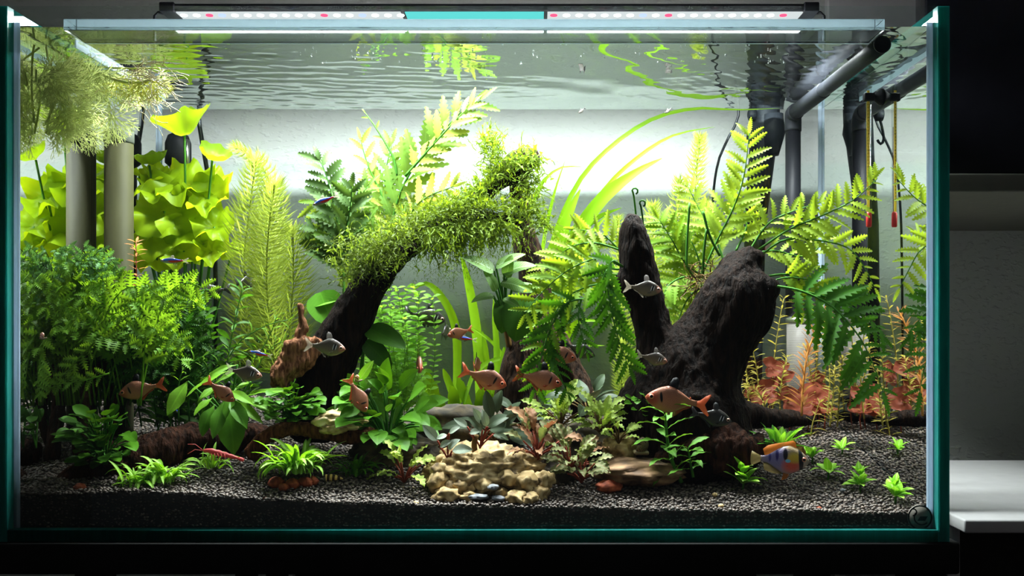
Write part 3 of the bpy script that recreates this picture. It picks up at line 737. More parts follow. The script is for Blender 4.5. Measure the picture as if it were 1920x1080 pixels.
L_BRSTEM = leafmat('brown_stem', srgb(92, 70, 36), srgb(100, 80, 40), trans=.1, var=.1)

def jit(r, a): return V((r.uniform(-a, a), r.uniform(-a, a), r.uniform(-a, a)))
def clampx(p):
    p.x = min(max(p.x, XL+.006), XR-.006); p.y = min(max(p.y, .008), YB-.008); p.z = min(p.z, ZW-.003); return p
def frond(plant, pts, n, Lpx, meshes, rmat, r, rad=1.8, t0=.15, ang=58, nrm=(0, -1, .35), taper=.55, name='leaflet', tip=True, sy=1.0, curl=.25, alt=True):
    """pinnate frond: rachis (part) carrying separate leaflets (sub-parts)"""
    c = catmull([tuple(P(*q)) for q in pts], 18); pp = [clampx(V(q)) for q in c]
    k = len(pp); dm = pts[0][2]; rr = [max(rad*pm(dm)*(1-.75*i/(k-1)), .0003) for i in range(k)]
    fo = part('frond', *tube(pp, rr, 5), rmat, plant)
    nr0 = V(nrm)+jit(r, .35)
    for i in range(n):
        t = t0+(1-t0)*i/(n-.3); f = t*(k-1); a = int(min(f, k-2)); pos = pp[a].lerp(pp[a+1], f-a); T = (pp[a+1]-pp[a]).normalized()
        side = 1 if i % 2 else -1; nr = (nr0+jit(r, curl)).normalized(); S = nr.cross(T).normalized()*side
        an = math.radians(ang+r.uniform(-12, 12)); dr = T*math.cos(an)+S*math.sin(an)
        L = Lpx*pm(dm)*(1-taper*abs((t-.42)/.58)**1.4)*r.uniform(.85, 1.12)
        e = pos+dr*L
        if e.z > ZW-.002 or e.x < XL+.004 or e.x > XR-.004 or e.y < .005 or e.y > YB-.005:
            dr = dr-V((0, 0, .8)) if e.z > ZW-.002 else dr; L *= .55
            e = pos+dr.normalized()*L
            if e.x < XL+.002 or e.x > XR-.002 or e.y < .003 or e.y > YB-.003 or e.z > ZW-.001: continue
        put(name, r.choice(meshes), fo, pos, dr, nr, L, L*sy)
    if tip:
        T = (pp[-1]-pp[-2]).normalized(); put(name, r.choice(meshes), fo, pp[-1], T, nr0, Lpx*pm(dm)*.5, Lpx*pm(dm)*.5*sy)
    return fo
def plume(plant, pts, rpx, whorls, per, mat, r, smat, npx=1.3, up=.45, taper_top=.5):
    c = catmull([tuple(P(*q)) for q in pts], 30); pp = [clampx(V(q)) for q in c]; k = len(pp); dm = pts[0][2]
    st = part('stem', *tube(pp, [1.6*pm(dm)]*k, 5), smat, plant)
    m = MB(); wd = npx*pm(dm)
    for i in range(whorls):
        t = i/(whorls-1); f = t*(k-1); a = int(min(f, k-2)); pos = pp[a].lerp(pp[a+1], f-a); T = (pp[a+1]-pp[a]).normalized()
        N = T.orthogonal().normalized(); B = T.cross(N); ph = r.random()*6.28
        Lm = rpx*pm(dm)*(1 if t < .7 else 1-(1-taper_top)*(t-.7)/.3)
        for q in range(per):
            an = ph+2*PI*q/per+r.uniform(-.25, .25); o = N*math.cos(an)+B*math.sin(an); u = up+r.uniform(-.15, .25)+.5*max(0, t-.8)/.2
            L = Lm*r.uniform(.7, 1.1); d0 = (o+T*u*.6).normalized(); d1 = (o+T*(u+.5)).normalized()
            a0 = pos; a1 = pos+d0*L*.5; a2 = a1+d1*L*.5
            if a2.z > ZW-.001 or a2.y > YB-.002 or a2.y < .002 or a2.x < XL+.002 or a2.x > XR-.002: continue
            s = d0.cross(V((0, -1, .2))); s = s.normalized()*wd*.5 if s.length > .05 else V((wd*.5, 0, 0))
            b = len(m.v); m.v += [a0-s, a0+s, a1-s, a1+s, a2]; m.f += [(b, b+1, b+3, b+2), (b+2, b+3, b+4)]
    part('needles', m.v, m.f, mat, plant, smooth=False, kind='stuff')
def stem_plant(plant, pts, pairs, Lpx, meshes, smat, r, rad=1.6, t0=.1, per=2, lift=.35, taper=.35, sy=1.0, name='leaf', curl=.3):
    c = catmull([tuple(P(*q)) for q in pts], 16); pp = [clampx(V(q)) for q in c]; k = len(pp); dm = pts[0][2]
    st = part('stem', *tube(pp, [max(rad*pm(dm)*(1-.5*i/k), .0003) for i in range(k)], 6), smat, plant)
    for i in range(pairs):
        t = t0+(1-t0)*i/max(pairs-1, 1); f = t*(k-1); a = int(min(f, k-2)); pos = pp[a].lerp(pp[a+1], f-a); T = (pp[a+1]-pp[a]).normalized()
        N = T.orthogonal().normalized(); B = T.cross(N); ph = i*PI/2*.9+r.uniform(-.3, .3)
        for q in range(per):
            an = ph+2*PI*q/per; o = N*math.cos(an)+B*math.sin(an); dr = (o+T*(lift+.6*max(0, t-.75)+r.uniform(-.1, .15))).normalized()
            L = Lpx*pm(dm)*(1-taper*t)*r.uniform(.8, 1.15); e = pos+dr*L
            if e.x < XL+.003 or e.x > XR-.003 or e.y < .003 or e.y > YB-.003 or e.z > ZW-.002: continue
            put(name, r.choice(meshes), st, pos, dr, T+jit(r, curl), L, L*sy)
def rosette(plant, base, n, Lr, meshes, r, elev=(25, 80), sy=1.0, spread=.25, name='leaf', yflat=.8, label=None):
    """leaves arching out of one crown"""
    for i in range(n):
        a = 2*PI*(i*.381966)+r.uniform(-.3, .3); e = math.radians(r.uniform(*elev)); d = V((math.cos(a)*math.cos(e), math.sin(a)*math.cos(e)*yflat, math.sin(e)))
        L = r.uniform(*Lr); pos = base+V((math.cos(a), math.sin(a), 0))*spread*L*r.random()
        t = pos+d*L
        if t.y < .003: d.y = abs(d.y)
        if (pos+d*L).x < XL+.004: d.x = abs(d.x)
        put(name, r.choice(meshes), plant, pos, d, V((0, 0, 1))+d*.1+jit(r, .2), L, L*sy)
def bush(plant, base, targets, Lr, meshes, smat, r, sy=1.0, face=(0, -.55, 1), rad=.0011):
    """stalked leaves: each target is the place (world) where a blade starts"""
    for tg in targets:
        mid = base.lerp(tg, .55)+V((0, 0, .008))
        c = catmull([tuple(base), tuple(mid), tuple(tg)], 7)
        pe = part('petiole', *tube([V(q) for q in c], [rad]*7, 5), smat, plant)
        out = (tg-base); out.z *= .3; out = out.normalized() if out.length > 1e-5 else V((0, -1, 0))
        d = (out+V((0, -.25, r.uniform(-.35, .15)))+jit(r, .25)).normalized(); L = r.uniform(*Lr)
        e = tg+d*L
        if e.y < .004: d.y = abs(d.y)
        if e.x < XL+.004: d.x = abs(d.x)
        put('leaf', r.choice(meshes), plant, tg, d, V(face)+jit(r, .3), L, L*sy)
def leaf2(plant, a, b, mesh, nrm=(0, -.6, 1), sy=1.0, name='leaf', label=None):
    """blade from pixel a to pixel b (px,py,d)"""
    p, q = P(*a), P(*b); L = (q-p).length
    return put(name, mesh, plant, p, q-p, nrm, L, L*sy, label)
def stalk(plant, pts, rad, mat, name='petiole'):
    return part(name, *ptube([tuple(q)+(rad,) for q in pts], 10, 6), mat, plant)

# --- water lily with big ruffled leaves, back left
def ruffled(seed, ruffle=.16, notch=True, bowl=.15):
    r = random.Random(seed); nr, na = 7, 40; v = [V((0, 0, 0))]; f = []; p1, p2, p3 = [r.random()*6.28 for _ in range(3)]
    for i in range(1, nr+1):
        q = i/nr
        for k in range(na):
            a = 2*PI*k/na; R_ = .5*(1+.08*math.sin(3*a+p1)+.06*math.sin(7*a+p2))
            if notch: R_ *= 1-.55*max(0, math.cos(a+PI))**14
            z = ruffle*q**2.5*(math.sin(5*a+p1)*.5+math.sin(8*a+p2)*.32+math.sin(13*a+p3)*.16)+bowl*q*q+.04*math.sin(6*q+p3)
            v.append(V((q*R_*math.cos(a), q*R_*math.sin(a), z)))
    for k in range(na): f.append((0, 1+k, 1+(k+1) % na))
    for i in range(nr-1):
        for k in range(na): a = 1+i*na+k; b = 1+i*na+(k+1) % na; f.append((a, a+na, b+na, b))
    return v, f
LILYM = [raw_mesh('lily_leaf', *ruffled(s, .17+.04*(s % 3), s % 2 == 0, .1*(s % 3)), L_LILY) for s in range(6)]
rl = random.Random(12)
lily = thing('water_lily', 'bright yellow green water lily with big ruffled leaves beside the grey cylinders', 'aquatic plant', P(330, 790, .27))
lb = P(340, 790, .27)
def lily_leaf(px, py, d, size, tilt, roll, m, plant=lily, root=lb, smat=L_STEM, meshes=LILYM):
    pos = clampx(P(px, py, d)); n = V((math.sin(roll), -math.cos(tilt), math.sin(tilt)))
    mid = root.lerp(pos, .5)+V((0, .01, 0)); c = catmull([tuple(root), tuple(mid), tuple(pos)], 10)
    part('petiole', *tube([V(q) for q in c], [.0014]*10, 6), smat, plant)
    put('leaf', meshes[m % len(meshes)], plant, pos, V((math.cos(roll), .1, rl.uniform(-.4, .4))), n, size*pm(d)*2)
for i, q in enumerate([(290, 350, .26, 46, .9, .2), (345, 345, .27, 58, .8, -.1), (388, 372, .26, 46, .7, .5), (308, 396, .25, 58, .4, -.3), (362, 412, .26, 62, .3, .1), (402, 425, .25, 40, .6, .6), (285, 440, .25, 50, .5, -.5),
     (262, 392, .27, 40, .8, -.2), (398, 472, .24, 36, .7, .5), (436, 468, .25, 30, 1.0, .8), (345, 470, .25, 44, .5, 0), (280, 480, .26, 42, .4, -.4), (325, 435, .29, 60, .2, 0), (392, 340, .29, 40, .9, .3), (260, 330, .28, 34, 1.0, -.5), (310, 330, .30, 44, .9, 0), (368, 460, .29, 50, .3, .2)]):
    lily_leaf(*q, i)
LTOP = [raw_mesh('lily_leaf', *ruffled(s, .07, False, .38), leafmat('top_lily_leaf', srgb(96, 124, 22), srgb(120, 142, 16), trans=.5, var=.15)) for s in (21, 22)]
lily_leaf(346, 250, .25, 56, 1.35, .05, 0, meshes=LTOP); lily_leaf(398, 300, .25, 30, 1.1, .7, 1, meshes=LTOP); lily_leaf(280, 310, .27, 30, 1.2, -.6, 1, meshes=LTOP)

# --- grey cylinders (filter tube) by the left pane
cyl = thing('filter_cylinder', 'tall olive grey plastic cylinder standing by the left glass', 'filter', P(223, 860, .185))
cx = P(223, 0, .185).x; zt = P(0, 244, .185).z
M_OLIVE = plain('olive_plastic', srgb(44, 44, 26), .6, noise_amt=.35, scale=25, stretch=(1, 1, .35), spec=.05); M_CAP = plain('grey_cap', srgb(64, 68, 60), .5, noise_amt=.1, spec=.05)
part('tube', *lathe([(.0155, G(cx, .185)), (.0158, G(cx, .185)+.01), (.0158, zt-.016)], (cx, .185, 0), 28), M_OLIVE, cyl)
part('cap', *lathe([(.0158, zt-.016), (.0165, zt-.014), (.0165, zt-.002), (.014, zt)], (cx, .185, 0), 28), M_CAP, cyl)

# --- feathery floating plant, top left
def fan(seed, mat):
    r = random.Random(seed); m = MB()
    def seg(p, a, L, lev, w):
        q = p+V((math.cos(a)*L, math.sin(a)*L, r.uniform(-.06, .06)))
        s = V((-math.sin(a), math.cos(a), 0))*w; b = len(m.v); m.v += [p-s, p+s, q+s*.7, q-s*.7]; m.f.append((b, b+1, b+2, b+3))
        if lev:
            for da in ((-.32, .32) if lev < 3 else (-.45, 0, .45)): seg(q, a+da+r.uniform(-.12, .12), L*r.uniform(.62, .8), lev-1, w*.8)
    for a0 in (-1.25, -.75, -.25, .25, .75, 1.25): seg(V((.04, 0, 0)), a0, .26, 3, .016)
    return raw_mesh('fan_leaf', m.v, m.f, mat, False)
FANS = [fan(s, L_PALEF) for s in range(5)]; FANY = [fan(s, leafmat('yellow_feather', srgb(168, 172, 74), srgb(205, 205, 80), trans=.5, var=.2)) for s in range(5, 8)]
rf = random.Random(31)
fp = thing('floating_stems', 'pale feathery stem plant floating under the surface in the left corner', 'aquatic plant', P(150, 150, .1))
for pts in ([(40, 75, .05), (90, 110, .05), (110, 170, .06), (80, 230, .05)], [(60, 90, .09), (130, 120, .09), (150, 190, .08), (165, 250, .08)], [(95, 85, .06), (170, 130, .07), (235, 155, .08), (285, 150, .08)],
            [(50, 70, .12), (130, 80, .13), (230, 95, .14), (300, 110, .14)], [(45, 170, .06), (75, 200, .06), (60, 250, .05)], [(150, 140, .12), (200, 180, .12), (205, 225, .12)], [(110, 130, .04), (70, 160, .035), (50, 130, .03)]):
    c = catmull([tuple(clampx(P(*q))) for q in pts], 14); pp = [V(q) for q in c]
    so = part('stem', *tube(pp, [.0011]*14, 5), L_PALEF, fp)
    for i in range(1, 14, 1):
        if i % 2 == 0 and rf.random() < .25: continue
        for q in range(1):
            dr = V((rf.uniform(-1, 1), rf.uniform(-.7, .5), rf.uniform(-1.0, .5))).normalized(); L = rf.uniform(.028, .046)
            e = pp[i]+dr*L
            if e.z > ZW-.003: dr.z = -abs(dr.z)
            if e.x < XL+.006: dr.x = abs(dr.x)
            if e.y < .006: dr.y = abs(dr.y)
            put('fan_leaf', rf.choice(FANS if pts[0][0] != 95 or i < 8 else FANY), so, pp[i], dr, V((0, -1, .3))+jit(rf, .5), L)
m = MB()
for k in range(60):
    a = P(rf.uniform(225, 285), rf.uniform(115, 195), rf.uniform(.07, .1)); q = a.copy(); pts = [q.copy()]
    dr = V((rf.uniform(.1, 1), rf.uniform(-.3, .3), rf.uniform(-.5, .2)))
    for s in range(7): dr = (dr+jit(rf, .55)+V((0, 0, -.06))).normalized(); q = q+dr*.0065; pts.append(clampx(q.copy()))
    m.add(tube(pts, [.0004]*8, 4, False))
part('root_hairs', *m.vf(), L_ROOT, fp, kind='stuff')

# --- left fern thicket
SPR = leafset('sprite_leaflet', L_SPRITE, 5, PINNA, .62, nL=12, nW=2, droop=.6, lobes=.86, fold=.25)
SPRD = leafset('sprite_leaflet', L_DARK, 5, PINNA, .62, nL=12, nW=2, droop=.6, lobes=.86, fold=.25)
SPRB = leafset('sprite_leaflet', L_BLUEG, 5, PINNA, .62, nL=12, nW=2, droop=.7, lobes=.86, fold=.25)
r = random.Random(41)
sp = thing('water_sprite', 'light green water sprite fern with lacy fronds at the left glass', 'aquatic plant', P(150, 800, .11))
for i in range(42):
    bx = r.uniform(80, 270); d = r.uniform(.05, .16); tx = bx+r.uniform(-110, 110); ty = r.uniform(485, 640) if tx < 200 else r.uniform(530, 640)
    if tx < 40: tx = 40+r.uniform(0, 40)
    frond(sp, [(bx, 760, d+.02), ((bx+tx)/2, (700+ty)/2-40, d), (tx, ty, d-.02), (tx+(tx-bx)*.55, ty+r.uniform(0, 45), d-.04)], 20, 46, SPR, L_SPRITE, r, t0=.35, ang=55, curl=.5)
for pts in ([(60, 660, .04), (70, 700, .035), (75, 740, .03)], [(180, 640, .05), (140, 680, .045), (95, 730, .04)], [(205, 700, .05), (150, 715, .045), (85, 722, .035)], [(50, 600, .05), (110, 575, .05), (160, 590, .05)]):
    frond(sp, pts, 13, 30, SPR, L_SPRITE, r, t0=.1, ang=45)
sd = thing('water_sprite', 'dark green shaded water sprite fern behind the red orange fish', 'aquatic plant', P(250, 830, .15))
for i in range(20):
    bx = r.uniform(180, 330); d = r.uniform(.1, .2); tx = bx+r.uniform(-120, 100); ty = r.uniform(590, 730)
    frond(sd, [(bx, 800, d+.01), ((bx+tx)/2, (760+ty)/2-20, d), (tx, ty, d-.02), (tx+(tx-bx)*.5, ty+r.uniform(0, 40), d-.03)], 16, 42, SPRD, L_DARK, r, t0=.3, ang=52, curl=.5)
sb = thing('water_sprite', 'blue green water sprite crown below the grey cylinders', 'aquatic plant', P(150, 760, .09))
for tx, ty in ((75, 500), (100, 470), (130, 465), (160, 462), (190, 470), (205, 495), (180, 510), (120, 500), (95, 530), (150, 490)):
    frond(sb, [(140, 700, .09), (135, 560, .09), ((135+tx)/2, 500, .085), (tx, ty, .07), (tx+(tx-140)*.5, ty+26, .06)], 16, 30, SPRB, L_DARK, r, t0=.5, ang=55, curl=.5)

# --- dark narrow-leaved stems
NAR = leafset('narrow_leaf', leafmat('dark_narrow_leaf', srgb(52, 92, 24), srgb(64, 106, 16), trans=.4, var=.3), 4, LANCE, .26, nL=7, nW=1, droop=.7)
nd = thing('stem_plant', 'dark green narrow leaved stems in front of the lily', 'aquatic plant', P(350, 800, .16))
for i in range(15):
    bx = r.uniform(270, 430); d = r.uniform(.12, .2); tx = bx+r.uniform(-50, 60); ty = r.uniform(535, 650)
    stem_plant(nd, [(bx, 810, d), ((bx+tx)/2+r.uniform(-15, 15), (810+ty)/2, d), (tx, ty, d-.01)], 20, 48, NAR, L_STEM, r, lift=.55, curl=.7)
NAM = leafset('narrow_leaf', L_SPRITE, 4, LANCE, .16, nL=7, nW=1, droop=.9)
nm = thing('stem_plant', 'fresh green thin leaved stems arching toward the pale root knob', 'aquatic plant', P(400, 790, .12))
for pts in ([(360, 720, .12), (420, 680, .12), (450, 640, .12), (500, 610, .12), (540, 600, .12)], [(340, 700, .11), (400, 660, .11), (440, 655, .11), (480, 672, .11)], [(400, 720, .13), (460, 690, .13), (500, 640, .14), (520, 590, .14)], [(470, 720, .14), (500, 660, .15), (530, 640, .15)]):
    stem_plant(nm, [(pts[0][0]-5, 790, pts[0][2])]+pts, 12, 34, NAM, L_STEM, r, lift=.6, t0=.3)

# --- red topped stem
ROTM = leafset('needle_leaf', L_ROTR, 3, LANCE, .22, nL=5, nW=1, droop=.5)
rt = thing('stem_plant', 'thin reddish stem plant in front of the grey cylinder', 'aquatic plant', P(262, 700, .12))
stem_plant(rt, [(262, 700, .12), (260, 600, .12), (256, 520, .12), (255, 455, .12)], 22, 24, ROTM, L_STEMR, r, lift=.3, taper=.1, per=3)

# --- feather plumes, left middle
pl = thing('feather_plume_plant', 'yellow green feathery plume stems between lily and mossy driftwood', 'aquatic plant', P(510, 760, .19))
for pts, rp, wh in (([(520, 700, .17), (505, 600, .17), (500, 500, .165), (505, 420, .16), (515, 345, .16)], 66, 70), ([(470, 690, .2), (462, 600, .2), (458, 480, .2), (470, 380, .2), (480, 300, .2)], 58, 70),
                    ([(540, 690, .2), (545, 600, .2), (550, 500, .2), (548, 430, .2)], 60, 50), ([(490, 660, .23), (500, 520, .23), (520, 400, .23), (490, 310, .22), (440, 275, .22)], 40, 60)):
    plume(pl, pts, rp, int(wh*.75), 14, L_PLUME, r, L_PLUME, 2.0)

# --- lobed-leaf stems, behind the mossy branch
PIN = leafset('lobed_leaf', L_PINN, 5, PINNA, .36, nL=14, nW=2, droop=.5, lobes=.5)
PINY = leafset('lobed_leaf', L_PINNY, 5, PINNA, .32, nL=14, nW=2, droop=.5, lobes=.4)
PIND = leafset('lobed_leaf', L_PINND, 5, PINNA, .5, nL=14, nW=2, droop=.6, lobes=.5)
hp = thing('lobed_leaf_plant', 'light green stems with lobed leaves reaching for the surface', 'aquatic plant', P(720, 740, .24))
for pts, n, L, ms in (([(730, 520, .24), (735, 420, .24), (760, 340, .235), (810, 270, .23), (860, 215, .225), (900, 182, .22)], 26, 78, PIN), ([(760, 330, .23), (800, 285, .225), (850, 230, .22), (885, 195, .22)], 16, 60, PINY),
                      ([(725, 480, .25), (725, 400, .25), (722, 330, .25), (735, 270, .25)], 18, 62, PIN), ([(735, 480, .24), (720, 380, .24), (690, 310, .24), (676, 262, .24)], 15, 50, PINY), ([(700, 500, .23), (690, 440, .23), (640, 390, .22), (590, 380, .22)], 18, 66, PIN),
                      ([(740, 470, .23), (770, 400, .22), (800, 370, .21), (850, 350, .2)], 14, 56, PINY), ([(690, 520, .22), (670, 440, .22), (650, 400, .22), (690, 350, .22)], 18, 66, PIN), ([(650, 520, .21), (640, 470, .21), (610, 430, .21)], 14, 60, PIN), ([(680, 540, .22), (700, 470, .22), (745, 430, .21)], 14, 60, PIN),
                      ([(650, 560, .23), (660, 500, .23), (650, 460, .23)], 12, 60, PIN), ([(745, 330, .24), (735, 290, .24), (705, 240, .24), (685, 212, .24)], 6, 22, PIN)):
    frond(hp, pts, n, L, ms, L_STEM, r, rad=3.0, t0=.1, ang=42, taper=.4, curl=.45)
dp = thing('lobed_leaf_plant', 'dark green lobed leaf stem beside the yellow plumes', 'aquatic plant', P(640, 740, .2))
for pts, n, L in (([(645, 560, .2), (640, 460, .2), (625, 380, .2), (612, 330, .2), (600, 300, .2)], 24, 62), ([(640, 470, .2), (655, 400, .195), (660, 350, .19)], 12, 54), ([(640, 520, .21), (620, 470, .21), (590, 430, .21)], 12, 60)):
    frond(dp, pts, n, L, PIND, L_STEM, r, rad=3, t0=.2, ang=55, taper=.35, curl=.5)

# --- moss on the driftwood
mo = thing('java_moss', 'stringy green moss hanging over the leaning driftwood branch', 'moss', P(780, 480, .16))
mo2 = thing('java_moss', 'bright moss cap on the top fork of the driftwood', 'moss', P(960, 330, .2))
def moss(plant, path, n, r, mat, up=.3, hang=.6, L=(4, 9), spread=18, step=.0046, w=.00042):
    c = catmull([tuple(P(*q)) for q in path], 60); m = MB()
    for i in range(n):
        f = r.random()*58.9; a = int(f); dm = c[a][1]; p = V(c[a]).lerp(V(c[a+1]), f-a)+V((r.gauss(0, 1), r.gauss(0, .8), r.gauss(.3, .8)))*spread*.5*pm(dm)
        dr = V((r.uniform(-1, 1), r.uniform(-1, .6), r.uniform(-.4, 1)*up*2)).normalized(); pts = [p.copy()]
        for s in range(r.randint(*L)):
            dr = (dr+jit(r, .5)+V((0, 0, -hang*.35))).normalized(); p = p+dr*step; pts.append(p.copy())
        v = []; fa = []; k = len(pts); base = len(m.v)
        for j, q in enumerate(pts):
            t = (pts[min(j+1, k-1)]-pts[max(j-1, 0)]); s = t.cross(V((0, -1, .3))); s = s.normalized()*w*(1.2 if j < k-1 else .4) if s.length > 1e-7 else V((w, 0, 0))
            m.v += [q-s, q+s]
            if j: m.f.append((base+2*j-2, base+2*j-1, base+2*j+1, base+2*j))
            if j and r.random() < .75:                     # side twig
                e = q+(jit(r, 1).normalized()+dr*.5)*step*.8; b = len(m.v); m.v += [q-s*.8, q+s*.8, e]; m.f.append((b, b+1, b+2))
    return part('strands', m.v, m.f, mat, plant, smooth=False, kind='stuff')
moss(mo, [(700, 500, .135), (735, 460, .14), (790, 415, .155), (850, 395, .165), (920, 392, .175), (985, 400, .19)], 800, r, L_MOSS, up=.5, hang=.25, spread=24)
moss(mo, [(640, 470, .13), (690, 470, .13), (740, 450, .13), (770, 430, .14)], 330, r, L_MOSSD, up=.4, hang=.35, spread=44)
moss(mo, [(800, 445, .15), (850, 435, .16), (900, 425, .17), (950, 425, .18)], 520, r, L_MOSS, up=.1, hang=.9, L=(8, 17), spread=18)
moss(mo, [(650, 520, .13), (690, 510, .13), (730, 480, .13)], 260, r, L_MOSSD, up=.3, hang=.3, spread=30)
moss(mo2, [(830, 415, .165), (880, 370, .175), (920, 340, .185), (965, 305, .19), (1005, 292, .2)], 380, r, L_MOSS, up=.7, hang=.2, L=(3, 7), spread=15)
moss(mo2, [(930, 330, .19), (922, 290, .19), (918, 258, .19)], 240, r, L_MOSS, up=.8, hang=.05, L=(3, 6), spread=20)
moss(mo2, [(1000, 300, .2), (995, 340, .2), (1005, 400, .2), (1020, 430, .2)], 240, r, L_MOSS, up=.3, hang=.7, L=(4, 10), spread=16)

# --- strap leaves
va = thing('strap_leaf_plant', 'tall bright green strap leaved plant behind the driftwood post', 'aquatic plant', P(980, 780, .3))
STR = [([(770, 548), (800, 532), (835, 568), (855, 620), (857, 700), (852, 790)], 17, .27), ([(862, 470), (880, 540), (895, 640), (900, 790)], 19, .29), ([(925, 560), (932, 680), (930, 790)], 13, .28),
       ([(1241, 297), (1190, 325), (1125, 378), (1065, 470), (1015, 600), (985, 780)], 30, .29), ([(1088, 355), (1055, 430), (1035, 520), (1012, 640), (990, 780)], 34, .31),
       ([(1462, 203), (1380, 206), (1300, 204), (1220, 225), (1140, 280), (1080, 350), (1030, 470), (1000, 620), (985, 780)], 9, .31), ([(1340, 238), (1260, 255), (1190, 300), (1130, 360), (1060, 470), (1010, 640), (985, 780)], 9, .3),
       ([(1092, 313), (1050, 315), (1012, 350), (990, 420), (975, 560), (972, 780)], 10, .3), ([(1165, 390), (1110, 415), (1055, 480), (1010, 600), (985, 780)], 22, .3), ([(1060, 300), (1040, 360), (1020, 450), (1000, 600), (985, 780)], 8, .32),
       ([(1140, 400), (1085, 470), (1040, 560), (1000, 680), (985, 780)], 16, .29), ([(870, 760), (890, 700), (940, 672), (985, 690)], 9, .27), ([(1125, 602), (1085, 604), (1058, 640), (1035, 720), (1020, 780)], 16, .27),
       ([(1135, 648), (1090, 652), (1055, 690), (1040, 780)], 7, .28), ([(945, 650), (955, 720), (960, 790)], 30, .27), ([(975, 640), (965, 700), (955, 790)], 28, .26), ([(905, 620), (915, 700), (925, 790)], 14, .29),
       ([(830, 690), (850, 740), (870, 790)], 16, .26), ([(960, 600), (965, 690), (955, 790)], 20, .28), ([(878, 610), (930, 650), (975, 730), (985, 790)], 8, .29)]
for pts, wpx, d in STR:
    pts = pts[::-1]; k = 26; c = catmull([tuple(P(x, y, d+(.012*math.sin(i*1.3)))) for i, (x, y) in enumerate(pts)], k)
    ww = [wpx*pm(d)*interp(STRAP, i/(k-1)) for i in range(k)]
    pp = [V(q) for q in c]
    for p in pp: p.z = min(p.z, ZW-.003); p.x = min(p.x, XR-.004); p.y = min(p.y, YB-.004)
    part('leaf', *ribbon(pp, ww, (0.1, -1, .35), .25, 2), L_STRAP, va)
sh = random.Random(77)
for i in range(16):
    bx = sh.uniform(815, 965); d = sh.uniform(.22, .28); tx = bx+sh.uniform(-55, 55); ty = sh.uniform(690, 740)
    c = catmull([tuple(P(bx, 800, d)), tuple(P((bx+tx)/2, 750, d)), tuple(P(tx, ty, d-.01))], 12)
    part('leaf', *ribbon([V(q) for q in c], [sh.uniform(16, 26)*pm(d)*interp(STRAP, q/11) for q in range(12)], (.2, -1, .4), .2, 2), L_STRAP, va)

# --- pearl weed bush
pw = thing('pearl_weed', 'fine leaved light green bush right of the leaning driftwood', 'aquatic plant', P(760, 760, .2))
pm_ = MB(); ps = MB(); rp = random.Random(15); LF = leaf(LANCE, .42, nL=4, nW=1, droop=.5)
for i in range(46):
    bx = rp.uniform(690, 800); d = rp.uniform(.19, .28); tx = bx+rp.uniform(-30, 30); ty = rp.uniform(530, 700) if bx > 715 else rp.uniform(600, 700)
    c = [V(q) for q in catmull([tuple(P(bx, 790, d)), tuple(P((bx+tx)/2+rp.uniform(-12, 12), (790+ty)/2, d)), tuple(P(tx, ty, d-.01))], 26)]
    ps.add(tube(c, [.00035]*26, 4, False))
    for j in range(5, 26):
        for s in (-1, 1):
            a = j*1.5+(0 if s > 0 else PI)+rp.uniform(-.4, .4); dr = V((math.cos(a), math.sin(a), .35)); M_ = basis(c[j], dr, V((0, -.7, .8))+jit(rp, .5), rp.uniform(.008, .013))
            pm_.add(([M_@q for q in LF[0]], LF[1]))
part('stems', *ps.vf(), L_PEARL, pw, kind='stuff'); part('small_leaves', *pm_.vf(), L_PEARL, pw, kind='stuff')

# --- pale oval-leaved plant on the driftwood post
ANP = leafset('oval_leaf', L_ANUBP, 4, ROUND, .5, nL=10, nW=3, droop=.6, fold=.15)
ANG = leafset('oval_leaf', L_ANUB, 5, ROUND, .52, nL=10, nW=3, droop=.6, fold=.15)
AND = leafset('oval_leaf', L_ANUBD, 4, ROUND, .55, nL=10, nW=3, droop=.6, fold=.15)
an = thing('anubias', 'anubias with pale veined oval leaves on the driftwood post', 'aquatic plant', P(945, 600, .17))
for a, b, st in (((926, 508), (866, 478), (945, 590)), ((930, 500), (984, 474), (945, 585)), ((945, 512), (1004, 492), (948, 590)), ((925, 555), (882, 562), (940, 600)), ((940, 530), (992, 540), (946, 595)), ((930, 545), (910, 505), (944, 600)), ((960, 540), (1024, 545), (952, 595)), ((950, 520), (958, 478), (948, 590)), ((945, 560), (975, 575), (947, 600))):
    stalk(an, [(st[0], st[1], .17), ((st[0]+a[0])/2, (st[1]+a[1])/2-6, .16), (a[0], a[1], .155)], 2.2, L_STEM)
    leaf2(an, (a[0], a[1], .155), (b[0], b[1], .145), R.choice(ANP), nrm=(0, -.75, .8), sy=1.15)
leaf2(an, (980, 560, .16), (965, 640, .15), AND[0], nrm=(0, -1, .25), sy=1.6); leaf2(an, (1000, 560, .16), (1010, 600, .15), AND[1], nrm=(0, -1, .3), sy=1.5)
leaf2(an, (950, 560, .165), (940, 625, .155), AND[2], nrm=(0, -1, .3), sy=1.2)
stalk(an, [(947, 590, .175), (950, 620, .185), (955, 650, .19)], 6, L_BRSTEM, 'rhizome')

